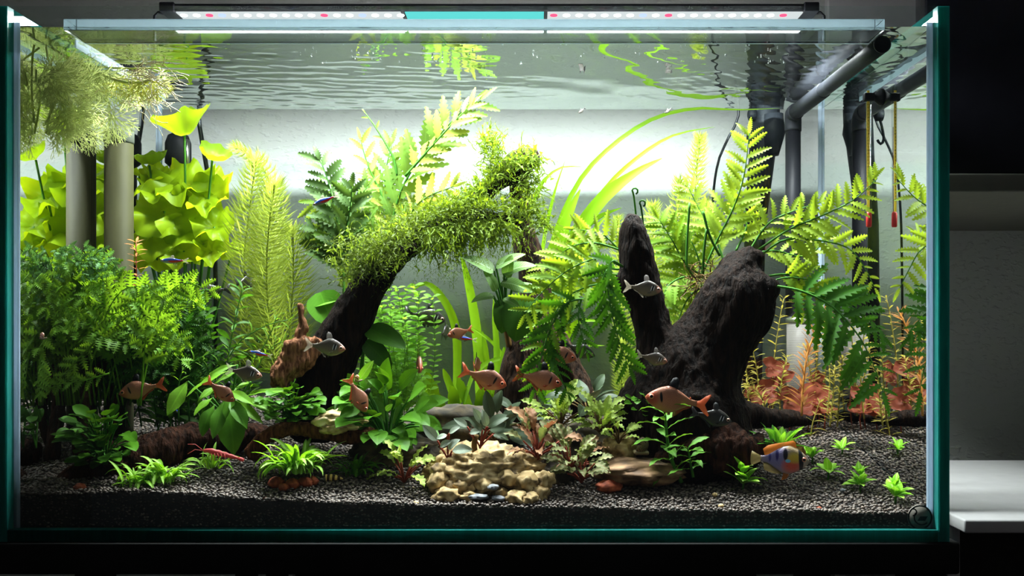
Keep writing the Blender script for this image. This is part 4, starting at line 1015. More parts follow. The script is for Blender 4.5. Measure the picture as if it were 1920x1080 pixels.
# --- big green and dark lily leaves around the leaning wood
lf = thing('anubias', 'pair of broad green leaves behind the leaning driftwood branch', 'aquatic plant', P(620, 640, .18))
BRD = leafset('broad_leaf', L_ANUB, 3, ROUND, .8, nL=10, nW=3, droop=.4)
leaf2(lf, (600, 548, .18), (625, 612, .17), BRD[0], nrm=(0, -1, .2), sy=1.25); leaf2(lf, (585, 575, .185), (640, 552, .18), BRD[1], nrm=(0, -.5, 1), sy=.8)
stalk(lf, [(612, 700, .2), (612, 640, .19), (604, 560, .182)], 2, L_STEM); stalk(lf, [(622, 700, .2), (618, 640, .19), (590, 575, .185)], 2, L_STEM)
lg = thing('anubias', 'dark green drooping leaf right of the leaning driftwood trunk', 'aquatic plant', P(720, 700, .15))
leaf2(lg, (690, 615, .14), (760, 650, .12), AND[0], nrm=(0, -.8, .7), sy=1.1); leaf2(lg, (685, 640, .14), (735, 690, .13), AND[1], nrm=(0, -.9, .5), sy=.9)
stalk(lg, [(690, 780, .15), (680, 690, .15), (690, 615, .14)], 2, L_STEM); stalk(lg, [(690, 780, .15), (676, 700, .15), (685, 640, .14)], 2, L_STEM)

# --- ferns: leaflets long and toothed
FY = leafset('fern_leaflet', L_FERNY, 6, PINNA, .28, nL=16, nW=2, droop=.5, teeth=.28, lobes=.3)
FG = leafset('fern_leaflet', L_FERN, 6, PINNA, .28, nL=16, nW=2, droop=.5, teeth=.28, lobes=.3)
FD = leafset('fern_leaflet', L_FERND, 6, PINNA, .30, nL=16, nW=2, droop=.5, teeth=.28, lobes=.3)
fc = thing('water_fern', 'light green toothed fern fronds arching from the broken left prong', 'aquatic plant', P(1180, 540, .13))
r = random.Random(52)
for pts, n, L, ms in (([(1168, 500, .13), (1120, 485, .12), (1060, 510, .11), (1005, 560, .1), (985, 590, .095)], 20, 62, FG), ([(1166, 470, .14), (1110, 455, .14), (1060, 470, .14), (1015, 520, .135)], 18, 58, FY), ([(1168, 530, .13), (1110, 535, .12), (1060, 560, .11), (1030, 610, .1), (1015, 660, .095), (1010, 710, .09)], 20, 60, FG),
                      ([(1165, 515, .13), (1100, 520, .125), (1050, 540, .12), (1010, 530, .12)], 16, 56, FY), ([(1170, 480, .145), (1130, 440, .15), (1080, 430, .15)], 12, 50, FY)):
    frond(fc, pts, n, L, ms, L_STEM, r, rad=2.2, t0=.2, ang=52, taper=.4)
fcd = thing('water_fern', 'dark green toothed fern fronds hanging beside the left prong', 'aquatic plant', P(1165, 520, .12))
for pts, n, L, ms in (([(1168, 500, .12), (1145, 490, .105), (1140, 540, .1), (1155, 620, .095), (1180, 690, .09)], 20, 66, FD), ([(1160, 505, .12), (1135, 510, .105), (1130, 560, .1), (1128, 590, .1)], 10, 44, FD), ([(1100, 560, .11), (1060, 570, .1), (1030, 620, .095), (1010, 690, .09), (1000, 730, .09)], 18, 56, FD), ([(1090, 560, .11), (1085, 600, .1), (1100, 660, .1)], 10, 40, FD), ([(1030, 640, .1), (1045, 690, .09), (1065, 740, .09)], 10, 40, FD)):
    frond(fcd, pts, n, L, ms, L_STEM, r, rad=2.2, t0=.12, ang=40, taper=.35, nrm=(.2, -1, .2))

# --- feather plumes right of centre, at the back
pr = thing('feather_plume_plant', 'yellow green feathery plume stems behind the driftwood stump', 'aquatic plant', P(1250, 760, .28))
for pts, rp_, wh in (([(1180, 760, .29), (1170, 600, .29), (1160, 500, .29), (1158, 410, .29)], 36, 46), ([(1235, 760, .28), (1230, 600, .28), (1225, 470, .28), (1225, 385, .28)], 44, 56), ([(1290, 760, .28), (1290, 560, .28), (1300, 400, .28), (1312, 258, .275)], 42, 70), ([(1265, 760, .3), (1262, 560, .3), (1270, 400, .3), (1275, 340, .3)], 46, 56),
                     ([(1180, 790, .26), (1168, 740, .26), (1165, 690, .26), (1165, 640, .26)], 26, 26), ([(1330, 760, .3), (1335, 560, .3), (1330, 440, .3), (1320, 380, .3)], 40, 46)):
    plume(pr, pts, rp_, wh, 12, L_PLUME, r, L_PLUME, 1.9)

# --- big fern on the stump, right
fr = thing('water_fern', 'bright green toothed fern rising from the top of the stump', 'aquatic plant', P(1330, 520, .17))
for pts, n, L, ms in (([(1318, 510, .17), (1345, 450, .17), (1375, 390, .165), (1395, 330, .16), (1405, 250, .155)], 26, 62, FY), ([(1360, 500, .17), (1340, 440, .18), (1310, 390, .19), (1290, 350, .19)], 16, 60, FY), ([(1420, 470, .15), (1480, 430, .14), (1540, 405, .13), (1600, 375, .125), (1645, 335, .12)], 24, 60, FY),
                      ([(1425, 480, .15), (1470, 450, .14), (1530, 450, .13), (1590, 465, .125), (1620, 500, .12), (1640, 540, .12)], 22, 58, FY), ([(1400, 480, .15), (1440, 420, .15), (1490, 395, .15), (1540, 380, .15)], 16, 54, FY), ([(1430, 520, .14), (1480, 515, .135), (1530, 540, .13), (1500, 580, .13)], 14, 48, FY),
                      ([(1330, 520, .18), (1290, 500, .18), (1260, 450, .18), (1235, 410, .18)], 20, 60, FG), ([(1325, 520, .18), (1280, 520, .17), (1250, 540, .165), (1240, 580, .16)], 14, 50, FG), ([(1330, 530, .18), (1290, 560, .18), (1265, 620, .18)], 12, 56, FG), ([(1380, 470, .16), (1400, 420, .17), (1390, 370, .18)], 14, 56, FY),
                      ([(1320, 520, .18), (1300, 460, .185), (1270, 420, .19)], 14, 56, FG), ([(1400, 480, .16), (1450, 470, .16), (1510, 480, .16), (1560, 440, .16)], 16, 50, FY)):
    frond(fr, pts, n, L, ms, L_STEM, r, rad=2.6, t0=.22, ang=54, taper=.4)
for pts in ([(1312, 520, .16), (1288, 500, .155), (1293, 380, .155)], [(1318, 515, .155), (1320, 470, .15), (1325, 430, .15)], [(1350, 480, .15), (1330, 440, .15), (1318, 396, .15)]):
    stalk(fr, pts, 2.6, L_STEM, 'bare_stalk')
for sx, sy_, top in ((1190, 352, 470), (1204, 375, 480)):                    # curled fiddleheads
    c = [P(sx+6, top, .15), P(sx+3, (top+sy_)/2, .15), P(sx-2, sy_+14, .15)]+[P(sx+math.cos(a)*6*(1-a/14), sy_+6-math.sin(a)*6*(1-a/14), .15) for a in [3.2-k*.55 for k in range(9)]]
    part('fiddlehead', *tube([V(q) for q in catmull([tuple(q) for q in c], 30)], [.0011]*30, 6), L_FERND, fr)
rz = MB()
for k in range(70):
    q = P(r.uniform(1290, 1345), r.uniform(505, 545), r.uniform(.145, .17)); pts = [q.copy()]; dr = jit(r, 1).normalized()
    for s in range(6): dr = (dr+jit(r, .6)).normalized(); q = q+dr*.004; pts.append(q.copy())
    rz.add(tube(pts, [.0005]*7, 4, False))
part('root_hairs', *rz.vf(), L_BRSTEM, fr, kind='stuff')
frd = thing('water_fern', 'dark green drooping fern frond in front of the steel filter cartridge', 'aquatic plant', P(1440, 540, .12))
frond(frd, [(1440, 535, .12), (1500, 545, .11), (1560, 575, .10), (1610, 630, .09), (1640, 690, .085), (1655, 735, .08)], 24, 92, FD, L_STEM, r, rad=3, t0=.18, ang=66, taper=.3, nrm=(.1, -1, .3), sy=.8)
frond(frd, [(1500, 545, .115), (1560, 560, .11), (1620, 590, .10), (1660, 630, .095)], 14, 60, FD, L_STEM, r, rad=2.4, t0=.2, ang=40, taper=.4, nrm=(0, -1, .4))
frond(frd, [(1440, 530, .13), (1480, 520, .125), (1530, 530, .12), (1560, 560, .12)], 12, 50, FG, L_STEM, r, rad=2, t0=.25, ang=50)

# --- thin orange and olive stems in the right back corner
RO = leafset('needle_leaf', L_ROT, 3, LANCE, .2, nL=5, nW=1, droop=.5)
OR = leafset('needle_leaf', leafmat('orange_needle', srgb(140, 96, 50), srgb(160, 106, 52), trans=.45, var=.2), 3, LANCE, .16, nL=5, nW=1, droop=.4)
ol = thing('stem_plant', 'olive thin leaved stems between the stump and the steel filter', 'aquatic plant', P(1430, 775, .27))
for pts in ([(1425, 775, .28), (1420, 700, .28), (1410, 640, .28), (1420, 600, .28)], [(1462, 780, .26), (1465, 720, .26), (1475, 670, .26)], [(1405, 770, .26), (1400, 700, .26), (1395, 650, .26)], [(1450, 775, .3), (1450, 690, .3), (1462, 600, .3), (1470, 560, .3)], [(1440, 778, .24), (1425, 740, .24), (1400, 720, .24)], [(1540, 770, .31), (1548, 700, .31), (1550, 640, .31)]):
    stem_plant(ol, pts, 16, 26, RO, L_ROT, r, lift=.4, per=3, taper=.2)
og = thing('stem_plant', 'orange brown stem with long fine needles before the steel filter', 'aquatic plant', P(1503, 775, .2))
stem_plant(og, [(1503, 780, .2), (1506, 720, .2), (1515, 660, .2), (1535, 610, .2), (1545, 590, .2)], 24, 42, OR, leafmat('orange_stem', srgb(200, 140, 70), srgb(210, 150, 70), trans=.2, var=.1), r, lift=.7, per=3, rad=2.4, taper=.35)
oc = thing('stem_plant', 'olive and orange stems standing in the right back corner', 'aquatic plant', P(1550, 775, .27))
for pts in ([(1556, 800, .22), (1562, 745, .22), (1566, 690, .22)], [(1550, 785, .26), (1556, 720, .26), (1552, 640, .26), (1545, 600, .26)], [(1525, 780, .3), (1530, 700, .3), (1536, 620, .3)], [(1570, 800, .2), (1574, 740, .2), (1580, 670, .2)], [(1535, 780, .29), (1520, 700, .29), (1510, 650, .29)]):
    stem_plant(oc, pts, 18, 24, RO, L_ROT, r, lift=.45, per=3, taper=.2)
for nm_, q in (('sparse olive sprig rooted in open gravel before the red lily leaves', (1520, 818)),):
    b, d = ground(*q); t = thing('sprig', nm_, 'aquatic plant', b)
    stem_plant(t, [(q[0], q[1]+3, d), (q[0]+4, q[1]-25, d), (q[0]+16, q[1]-62, d)], 6, 30, RO, L_ROT, r, lift=.3, per=2, taper=.2)
# --- red lily leaves on the ground at the back right
REDM = [raw_mesh('red_leaf', *ruffled(60+s, .06, True, .1), L_REDLILY) for s in range(3)]
for i, (px, py, d, s, tl) in enumerate([(1445, 690, .29, 20, .4), (1415, 745, .27, 22, .5), (1468, 700, .3, 24, .5), (1440, 735, .28, 26, .6), (1528, 748, .28, 32, .3), (1505, 755, .31, 28, .5), (1545, 768, .27, 24, 1.1), (1480, 750, .26, 26, .5), (1535, 720, .3, 24, .4), (1515, 770, .27, 22, 1.0)]):
    pos = clampx(P(px, py, d)); pos.y = min(pos.y, YB-.03)
    t = thing('red_lily', 'small red lily leaf on a short stalk by the back glass right', 'aquatic plant', V((pos.x, pos.y, G(pos.x, pos.y))), group='red lily leaves along the back right')
    part('petiole', *tube([V((pos.x, pos.y, G(pos.x, pos.y)-.003)), V((pos.x+.002, pos.y+.002, (pos.z+G(pos.x, pos.y))/2)), pos], [.0009]*3, 6), L_STEMR, t)
    put('leaf', REDM[i % 3], t, pos, V((math.cos(i), .2, .3*math.sin(i*2))), V((math.sin(i*3)*.5, -math.cos(tl), math.sin(tl))), s*pm(d)*2)

# --- leafy bush, centre left
r = random.Random(63)
ab = thing('anubias', 'leafy bush of glossy oval green leaves beside the pale stone', 'aquatic plant', P(720, 850, .10))
ov = leafset('spoon_leaf', L_ANUB, 6, OVAL, .48, nL=10, nW=3, droop=.7, fold=.15)
tg = []
for i in range(58):
    a = r.uniform(0, 2*PI); q = math.sqrt(r.random()); tg.append(clampx(P(727+q*70*math.cos(a), 768+q*62*math.sin(a), .085+.05*r.random()-.02*q)))
bush(ab, P(727, 840, .115), tg, (.026, .042), ov, L_STEM, r, sy=1.1, face=(0, -.8, .8))
lv = leafset('spoon_leaf', L_LIME, 2, OVAL, .4, nL=10, nW=3, droop=.6)
leaf2(ab, (672, 715, .09), (700, 676, .085), lv[0], nrm=(.2, -1, .3)); leaf2(ab, (668, 725, .095), (652, 700, .09), ov[0], nrm=(.2, -1, .3), sy=1.5); leaf2(ab, (723, 770, .07), (735, 758, .065), lv[1], nrm=(0, -1, .3), sy=1.3)
stalk(ab, [(722, 835, .11), (690, 770, .1), (672, 715, .09)], 1.6, L_STEM)
# round-leaved anubias tufts
RN = leafset('round_leaf', L_ANUBD, 5, ROUND, .66, nL=8, nW=2, droop=.6)
RNG = leafset('round_leaf', L_ANUB, 5, ROUND, .66, nL=8, nW=2, droop=.6)
def tuft(name, label, cx_, cy_, rx, ry, d, n, Lr, ms, base, seed):
    rr = random.Random(seed); t = thing(name, label, 'aquatic plant', base); tt = []
    for i in range(n):
        a = rr.uniform(0, 2*PI); q = math.sqrt(rr.random()); tt.append(clampx(P(cx_+q*rx*math.cos(a), cy_+q*ry*math.sin(a), max(.012, d-.02+.035*rr.random()))))
    bush(t, base, tt, Lr, ms, L_STEM, rr, sy=1.1, face=(0, -.6, 1), rad=.0007)
tuft('anubias', 'round leaved dark green anubias tuft on the low left log', 188, 822, 58, 50, .045, 84, (.013, .020), RNG+RN[:2], P(195, 880, .06), 1)
tuft('anubias', 'round leaved green anubias tuft at the foot of the leaning driftwood', 548, 757, 48, 36, .085, 66, (.011, .017), RNG, P(548, 800, .1), 2)
tuft('anubias', 'small round leaved tuft against the left side of the stump', 1208, 758, 28, 22, .10, 26, (.009, .013), RNG, P(1208, 785, .11), 3)
tuft('anubias', 'dark round leaves half hidden at the left glass edge', 40, 800, 12, 22, .025, 8, (.012, .018), RN, P(68, 840, .03), 4)
# --- broad sword plant left
EC = leafset('sword_leaf', L_ECH, 5, LANCE, .34, nL=10, nW=3, droop=.6, wave=.05, wn=2)
ECD = leafset('sword_leaf', L_ANUB, 3, LANCE, .4, nL=10, nW=3, droop=.6, wave=.05, wn=2)
ec = thing('sword_plant', 'sword plant with broad pale green leaves in the left middle', 'aquatic plant', P(425, 830, .09))
for i, (a, b, w_) in enumerate([((352, 715), (312, 778), 1.3), ((432, 694), (345, 738), .7), ((445, 684), (385, 704), .6), ((458, 690), (402, 716), .6), ((470, 716), (438, 730), .9), ((450, 746), (524, 776), .75), ((440, 750), (492, 792), .8), ((428, 755), (440, 852), 1.3), ((402, 760), (374, 816), 1.1), ((420, 752), (398, 822), 1.0), ((398, 746), (362, 776), 1.1),
        ((462, 742), (554, 728), .5), ((428, 732), (474, 756), 1.0), ((440, 740), (420, 782), 1.2), ((430, 748), (464, 800), 1.0), ((410, 722), (370, 750), 1.0)]):
    d0 = .085-.004*(i % 5); stalk(ec, [(425, 835, .095), (428, 790, .092), (a[0], a[1], d0)], 2, L_STEM)
    leaf2(ec, (a[0], a[1], d0), (b[0], b[1], d0-.02), (ECD if i in (7, 8, 9, 13, 14) else EC)[i % 3], nrm=(r.uniform(-.3, .3), -.75, .8), sy=w_)

# --- grass-like tufts on the front gravel
GR = leafset('tuft_leaf', L_GRASS, 6, STRAP, .14, nL=8, nW=1, droop=2.1, fold=.3)
GRD = leafset('tuft_leaf', L_GRASSD, 6, STRAP, .14, nL=8, nW=1, droop=2.1, fold=.3)
for i, (px, py, n, L, ms, lab) in enumerate([(243, 922, 46, (.016, .034), GR, 'grassy tuft spilling from the end of the low left log'), (308, 905, 52, (.018, .036), GR, 'dense grassy tuft in front of the low left log'), (398, 878, 34, (.014, .03), GR, 'small grassy tuft under the red shrimp'),
        (558, 910, 110, (.022, .046), GR, 'largest bright grassy tuft planted on red lava stones'), (668, 892, 56, (.014, .03), GRD, 'dark grassy tuft right of the striped snail')]):
    b, d = ground(px, py); b.y = max(b.y, .022); t = thing('grass_tuft', lab, 'aquatic plant', b)
    rosette(t, b+V((0, 0, .001+(.012 if i == 3 else 0))), n, L, ms, random.Random(80+i), elev=(12, 82), spread=.55, yflat=.75)
for i, (px, py, rx) in enumerate([(518, 905, 15), (532, 914, 10), (548, 908, 14), (572, 905, 14), (585, 902, 12), (150, 915, 12)]):
    b, d = ground(px, py+6); d = max(d, .014)
    rock_px(px, py, d, rx, rx*.75, rx*.8, 'lava_stone', 'rust red lava stone under the grassy tuft' if i < 5 else 'rust red lava stone lying alone by the left log', S_TER, 90+i, amp=.2, sub=3, group='red lava stones' if i < 5 else None)

# --- crinkled-leaf plants on the stones
CRY = leafset('crinkled_leaf', L_CRYPT, 6, LANCE, .36, nL=18, nW=2, droop=1.3, wave=.12, wn=5, teeth=.08)
BRZ = leafset('crinkled_leaf', L_BRONZE, 6, LANCE, .3, nL=18, nW=2, droop=1.4, wave=.11, wn=5, teeth=.1)
OLV = leafset('crinkled_leaf', L_OLIVE, 6, LANCE, .34, nL=18, nW=2, droop=1.4, wave=.11, wn=5, teeth=.1)
BUC = leafset('buce_leaf', L_BUCE, 5, OVAL, .42, nL=10, nW=3, droop=.7, fold=.2)
BUD = leafset('buce_leaf', L_BUCED, 5, OVAL, .42, nL=10, nW=3, droop=.8, fold=.2)
def crown(name, label, base, n, L, ms, seed, stem=L_STEMR, elev=(10, 75), rad=.0009, reach=(.3, .9), sy=1.0):
    rr = random.Random(seed); t = thing(name, label, 'aquatic plant', base)
    for i in range(n):
        a = i*2.39996+rr.uniform(-.3, .3); e = math.radians(rr.uniform(*elev)); Ls = rr.uniform(*L); d = V((math.cos(a)*math.cos(e), math.sin(a)*math.cos(e)*.7-.12, math.sin(e))).normalized()
        k = rr.uniform(*reach); j = base+d*Ls*k+V((0, 0, Ls*k*.25)); j.y = max(j.y, .014)
        part('petiole', *tube([base, base.lerp(j, .5)+V((0, 0, .002)), j], [rad]*3, 5), stem, t)
        dd = (d-V((0, .05, .25))).normalized()
        if (j+dd*Ls).y < .006: dd.y = .2
        put('leaf', rr.choice(ms), t, j, dd, V((0, -.5, 1))+jit(rr, .3), Ls, Ls*sy)
    return t
crown('crypt', 'pale crinkled leaf crypt with a red upright shoot on the open gravel', ground(758, 905)[0], 13, (.022, .036), CRY, 3)
crown('crypt', 'bright crinkled leaf plant with a snail stone below it', P(1128, 815, .10), 30, (.017, .027), CRY, 5, L_BRSTEM, elev=(15, 80))
crown('crypt', 'bright crinkled leaf plant below the pair of orange fish', P(1052, 800, .11), 28, (.019, .029), CRY, 6, L_BRSTEM, elev=(15, 80))
crown('crypt', 'small bright crinkled leaf plant touching the yellow stone by the round snail', P(1160, 832, .085), 9, (.015, .022), CRY, 7, L_BRSTEM, elev=(20, 75))
crown('crypt', 'bronze crinkled leaf plant arching over the yellow rock', P(1008, 862, .055), 28, (.022, .036), BRZ+OLV[:3], 8)
crown('crypt', 'dark olive crinkled leaf plant right of the bronze one', P(1070, 885, .05), 28, (.02, .032), OLV+BRZ[:3], 9)
crown('crypt', 'olive crinkled leaf plant low in front of the brown slate', P(1090, 905, .04), 14, (.018, .026), OLV, 10)
bu = thing('bucephalandra', 'slender plant with silvery blue grey oval leaves on red stalks', 'aquatic plant', P(843, 890, .045))
for a, b in (((820, 826), (793, 796), ), ((825, 838), (845, 825)), ((840, 842), (860, 822)), ((848, 845), (886, 840)), ((842, 812), (862, 800)), ((838, 815), (818, 822))):
    stalk(bu, [(843, 890, .045), (840, 862, .043), (a[0], a[1], .04)], 1.6, L_STEMR); leaf2(bu, (a[0], a[1], .04), (b[0], b[1], .034), R.choice(BUC), nrm=(0, -.9, .7), sy=1.25)
stalk(bu, [(843, 895, .045), (842, 870, .044), (846, 850, .042)], 2.4, L_STEMR, 'stem')
bv = thing('bucephalandra', 'mossy stemmed plant with grey and dark folded leaves on the yellow rock', 'aquatic plant', P(893, 880, .05))
for i, (a, b) in enumerate((((876, 800), (852, 783)), ((880, 812), (902, 806)), ((905, 795), (888, 765)), ((912, 800), (905, 768)), ((915, 800), (955, 775)), ((918, 806), (962, 800)), ((905, 806), (880, 780)), ((940, 800), (968, 776)), ((925, 815), (955, 822)))):
    stalk(bv, [(893, 880, .05), (900, 840, .05), (a[0], a[1], .046)], 1.6, L_STEMR); leaf2(bv, (a[0], a[1], .046), (b[0], b[1], .04), R.choice(BUC if i < 4 else BUD), nrm=(0, -.9, .7), sy=1.15)
stalk(bv, [(893, 890, .05), (893, 860, .05), (889, 835, .05), (893, 815, .05)], 6, L_BRSTEM, 'stem')
for i, (px, py, d, lab) in enumerate(((930, 800, .12, 'dark olive leaf cluster behind the folded grey leaves'), (985, 780, .14, 'dark olive leaf cluster behind the bronze crinkled plant'), (1100, 745, .14, 'grey green leaf cluster at the foot of the driftwood post'))):
    crown('bucephalandra', lab, P(px, py+30, d), 12, (.024, .036), BUD, 30+i, L_BRSTEM, elev=(5, 60))
# --- wavy-leaved stem before the stump
WV = leafset('wavy_leaf', leafmat('wavy_leaf', srgb(86, 134, 46), srgb(112, 152, 36), trans=.3, vein=.4, var=.25), 6, LANCE, .3, nL=16, nW=2, droop=1.0, wave=.05, wn=4)
wv = thing('stem_plant', 'upright stem with wavy green leaves before the driftwood stump', 'aquatic plant', ground(1268, 900)[0])
stem_plant(wv, [(1278, 905, .055), (1262, 870, .055), (1252, 830, .055), (1248, 790, .055), (1247, 778, .055)], 9, 76, WV, L_STEM, random.Random(3), rad=4, t0=.1, lift=.35, taper=.25, curl=.2)
stem_plant(wv, [(1300, 895, .05), (1295, 870, .05), (1290, 840, .05)], 5, 58, WV, L_STEM, random.Random(4), rad=3, t0=.3, lift=.2, taper=.2)

# --- small lime-green sprouts on the right gravel
LM = leafset('sprout_leaf', L_LIME, 5, OVAL, .36, nL=8, nW=2, droop=1.0, fold=.2)
for i, (px, py, n, L, el, lab) in enumerate([(1392, 918, 16, (.018, .028), (10, 75), 'tallest lime green sprout, near the tail of the cichlid'), (1522, 868, 9, (.014, .02), (5, 70), 'lime green sprout right at the face of the cichlid'), (1552, 896, 9, (.016, .022), (-5, 60), 'lime green sprout with drooping leaves below the cichlid head'),
        (1578, 853, 7, (.012, .02), (5, 75), 'lime green sprout with one leaf upright close to the side glass'), (1612, 920, 18, (.011, .019), (0, 80), 'small bushy lime sprout with serrated looking tiers'), (1678, 942, 12, (.014, .022), (-5, 65), 'lime green sprout beside the round badge on the glass')]):
    b, d = ground(px, py); b.y = max(b.y, .018); t = thing('sprout', lab, 'aquatic plant', b); rr = random.Random(120+i)
    part('stem', *tube([b-V((0, 0, .004)), b+V((.001, 0, .006)), b+V((0, 0, .014 if n > 10 else .008))], [.0011]*3, 6), L_STEM, t)
    rosette(t, b+V((0, 0, .006)), n, L, LM, rr, elev=el, spread=.08, sy=1.45)
    if n > 10: rosette(t, b+V((0, 0, .016)), n//2, (L[0]*.7, L[1]*.8), LM, rr, elev=(25, 80), spread=.05, sy=1.4)
b = P(1462, 835, .075); t = thing('anubias', 'green plant tied on a tan coconut piece above the cichlid', 'aquatic plant', b)
GM = leafset('sprout_leaf', leafmat('mid_green_sprout', srgb(96, 170, 50), srgb(120, 185, 40), trans=.3, vein=.5, var=.25), 5, OVAL, .36, nL=8, nW=2, droop=.9, fold=.2)
rosette(t, b, 26, (.02, .03), GM+LM[:2], random.Random(9), elev=(0, 70), spread=.5)
wood('coconut_piece', 'tan fibrous coconut piece under the plant above the cichlid', [[(1440, 852, .08, 16), (1470, 842, .078, 18), (1500, 852, .08, 14)]], wood_mat('coir', srgb(110, 76, 40), srgb(190, 146, 88), scale=2), vox=.002, amp=.003, freq=120, cat='coconut')

# ------------------------------------------------------------------ equipment
sbx, sby0, sby1, sbz0, sbz1 = .3375, .012, .335, H0+.268, H0+.2700
sp_ = thing('filter_return', 'black spray bar and down pipe with a steel filter cartridge', 'filter', V((.34, .335, H0-.09)))
ys = [sby0, .06, .12, .1201, .20, .335]
part('spray_bar', *tube([V((sbx, y, sbz0+(sbz1-sbz0)*(y-sby0)/(sby1-sby0))) for y in (sby0, .06, .12, .17, .20)], [.0083]*5, 24), M_DKGREY, sp_)
part('connector', *tube([V((sbx, y, sbz0+(sbz1-sbz0)*(y-sby0)/(sby1-sby0))) for y in (.20, .202, .26, .33)], [.0088, .0094, .0094, .0094], 24), M_DKGREY, sp_)
part('end_plug', *lathe([(.0083, 0), (.0084, -.0015), (.006, -.0025)], (sbx, sby0, sbz0), 24, 'Y'), M_BLACK, sp_)
for k in range(9):
    y = .02+k*.0185; part('jet_hole', *lathe([(.0013, 0), (.0013, .0006)], (sbx-.0074, y, sbz0+.0042), 10, 'X'), M_MATTE, sp_)
part('elbow', *tube([V(q) for q in catmull([(sbx, .318, sbz1), (sbx, .332, sbz1-.001), (sbx+.001, .337, sbz1-.010), (sbx+.001, .337, sbz1-.022)], 12)], [.0108]*12, 20), M_DKGREY, sp_)
part('down_pipe', *tube([V((sbx+.001, .337, sbz1-.02)), V((sbx+.001, .337, H0+.12)), V((sbx+.001, .337, H0+.006))], [.0098]*3, 24), M_BLACK, sp_)
stc = (sbx+.010, .333, 0); zt0, zt1 = H0-.098, H0+.003
def mesh_mat():
    m, n, l = nt('steel_mesh'); out = n.new('ShaderNodeOutputMaterial'); p = n.new('ShaderNodeBsdfPrincipled'); tc = n.new('ShaderNodeTexCoord'); w1 = n.new('ShaderNodeTexWave'); w1.bands_direction = 'Z'; w1.inputs['Scale'].default_value = 220
    l.new(tc.outputs['Object'], w1.inputs['Vector']); r_ = n.new('ShaderNodeValToRGB'); r_.color_ramp.elements[0].color = srgb(48, 46, 44); r_.color_ramp.elements[1].color = srgb(118, 114, 110); l.new(w1.outputs['Fac'], r_.inputs[0]); l.new(r_.outputs[0], p.inputs['Base Color'])
    p.inputs['Metallic'].default_value = .25; p.inputs['Roughness'].default_value = .6; p.inputs['Specular IOR Level'].default_value = .2; l.new(p.outputs[0], out.inputs[0]); return m
part('mesh_cartridge', *lathe([(.0178, zt0), (.018, zt0+.002), (.018, zt1-.004)], stc, 32), mesh_mat(), sp_)
part('cartridge_rim', *lathe([(.0182, zt1-.005), (.0192, zt1-.004), (.0192, zt1+.001), (.0165, zt1+.0035), (.011, zt1+.004)], stc, 32), M_STEEL, sp_)
part('cartridge_foot', *lathe([(.0195, zt0-.006), (.0195, zt0), (.018, zt0+.002)], stc, 32), M_BLACK, sp_)
# hose holder and hose outside, behind the back pane
hh = thing('hose_holder', 'dark grey tapered hose in a clamp outside the back glass right', 'hose', P(1425, 900, .40))
hd = .405
part('hose', *tube([P(1436, 160, hd), P(1434, 230, hd), P(1428, 300, hd), P(1416, 420, hd), P(1412, 600, hd), P(1410, 780, hd), P(1410, 1010, hd)], [x*pm(hd) for x in (27, 27, 24, 20, 18, 18, 18)], 18), M_DKGREY, hh)
part('clamp', *tube([P(1448, 215, hd-.012), P(1450, 250, hd-.012), P(1445, 290, hd-.012)], [x*pm(hd) for x in (20, 22, 15)], 16), M_DKGREY, hh)
part('clamp_hook', *tube([V(q) for q in catmull([tuple(P(*q)) for q in ((1412, 215, hd-.02), (1405, 240, hd-.02), (1402, 262, hd-.02), (1408, 270, hd-.02), (1414, 262, hd-.02))], 14)], [2.6*pm(hd)]*14, 8), M_BLACK, hh)
part('clamp_screw', *lathe([(.004, 0), (.009, .002), (.009, .010), (.004, .012)], P(1402, 215, hd-.02), 12, 'X'), M_BLACK, hh)
part('rim_hook', *bbox(P(1416, 0, hd).x, P(1456, 0, hd).x, YB+GT+.0005, hd+.01, P(0, 190, hd).z, ZRIM+.004, .002), M_BLACK, hh)
cbm = plain('cable_black', srgb(22, 24, 30), .4)
cable = [(1378, 150), (1385, 215), (1365, 260), (1345, 310), (1335, 400), (1332, 560), (1330, 800), (1330, 1010)]
single('power_cable', *tube([V(q) for q in catmull([tuple(P(x, y, .43)) for x, y in cable], 40)], [2.4*pm(.43)]*40, 8), cbm, 'thin black cable hanging outside the back glass', 'cable')
# heater hose and clip, back left
lh = thing('hose_holder', 'black hose clip with silver tube by the back left corner', 'hose', P(335, 700, .34))
part('clip_head', *lathe([(.012, 0), (.0165, .004), (.0165, .030), (.013, .040), (.006, .044)], P(334, 312, .34), 20), M_BLACK, lh)
part('hose', *tube([P(331, 310, .34), P(331, 420, .34), P(333, 600, .34), P(335, 790, .34)], [13*pm(.34)]*4, 14), M_BLACK, lh)
part('silver_tube', *tube([P(350, 318, .335), P(350, 290, .335), P(350, 262, .335)], [5*pm(.34)]*3, 10), M_STEEL, lh)
single('power_cable', *tube([V(q) for q in catmull([tuple(P(x, y, .40)) for x, y in ((370, 180), (374, 235), (385, 300), (400, 400), (404, 520), (404, 640), (400, 1000))], 30)], [4.2*pm(.4)]*30, 10), cbm, 'dark grey hose hanging outside behind the lily', 'hose')
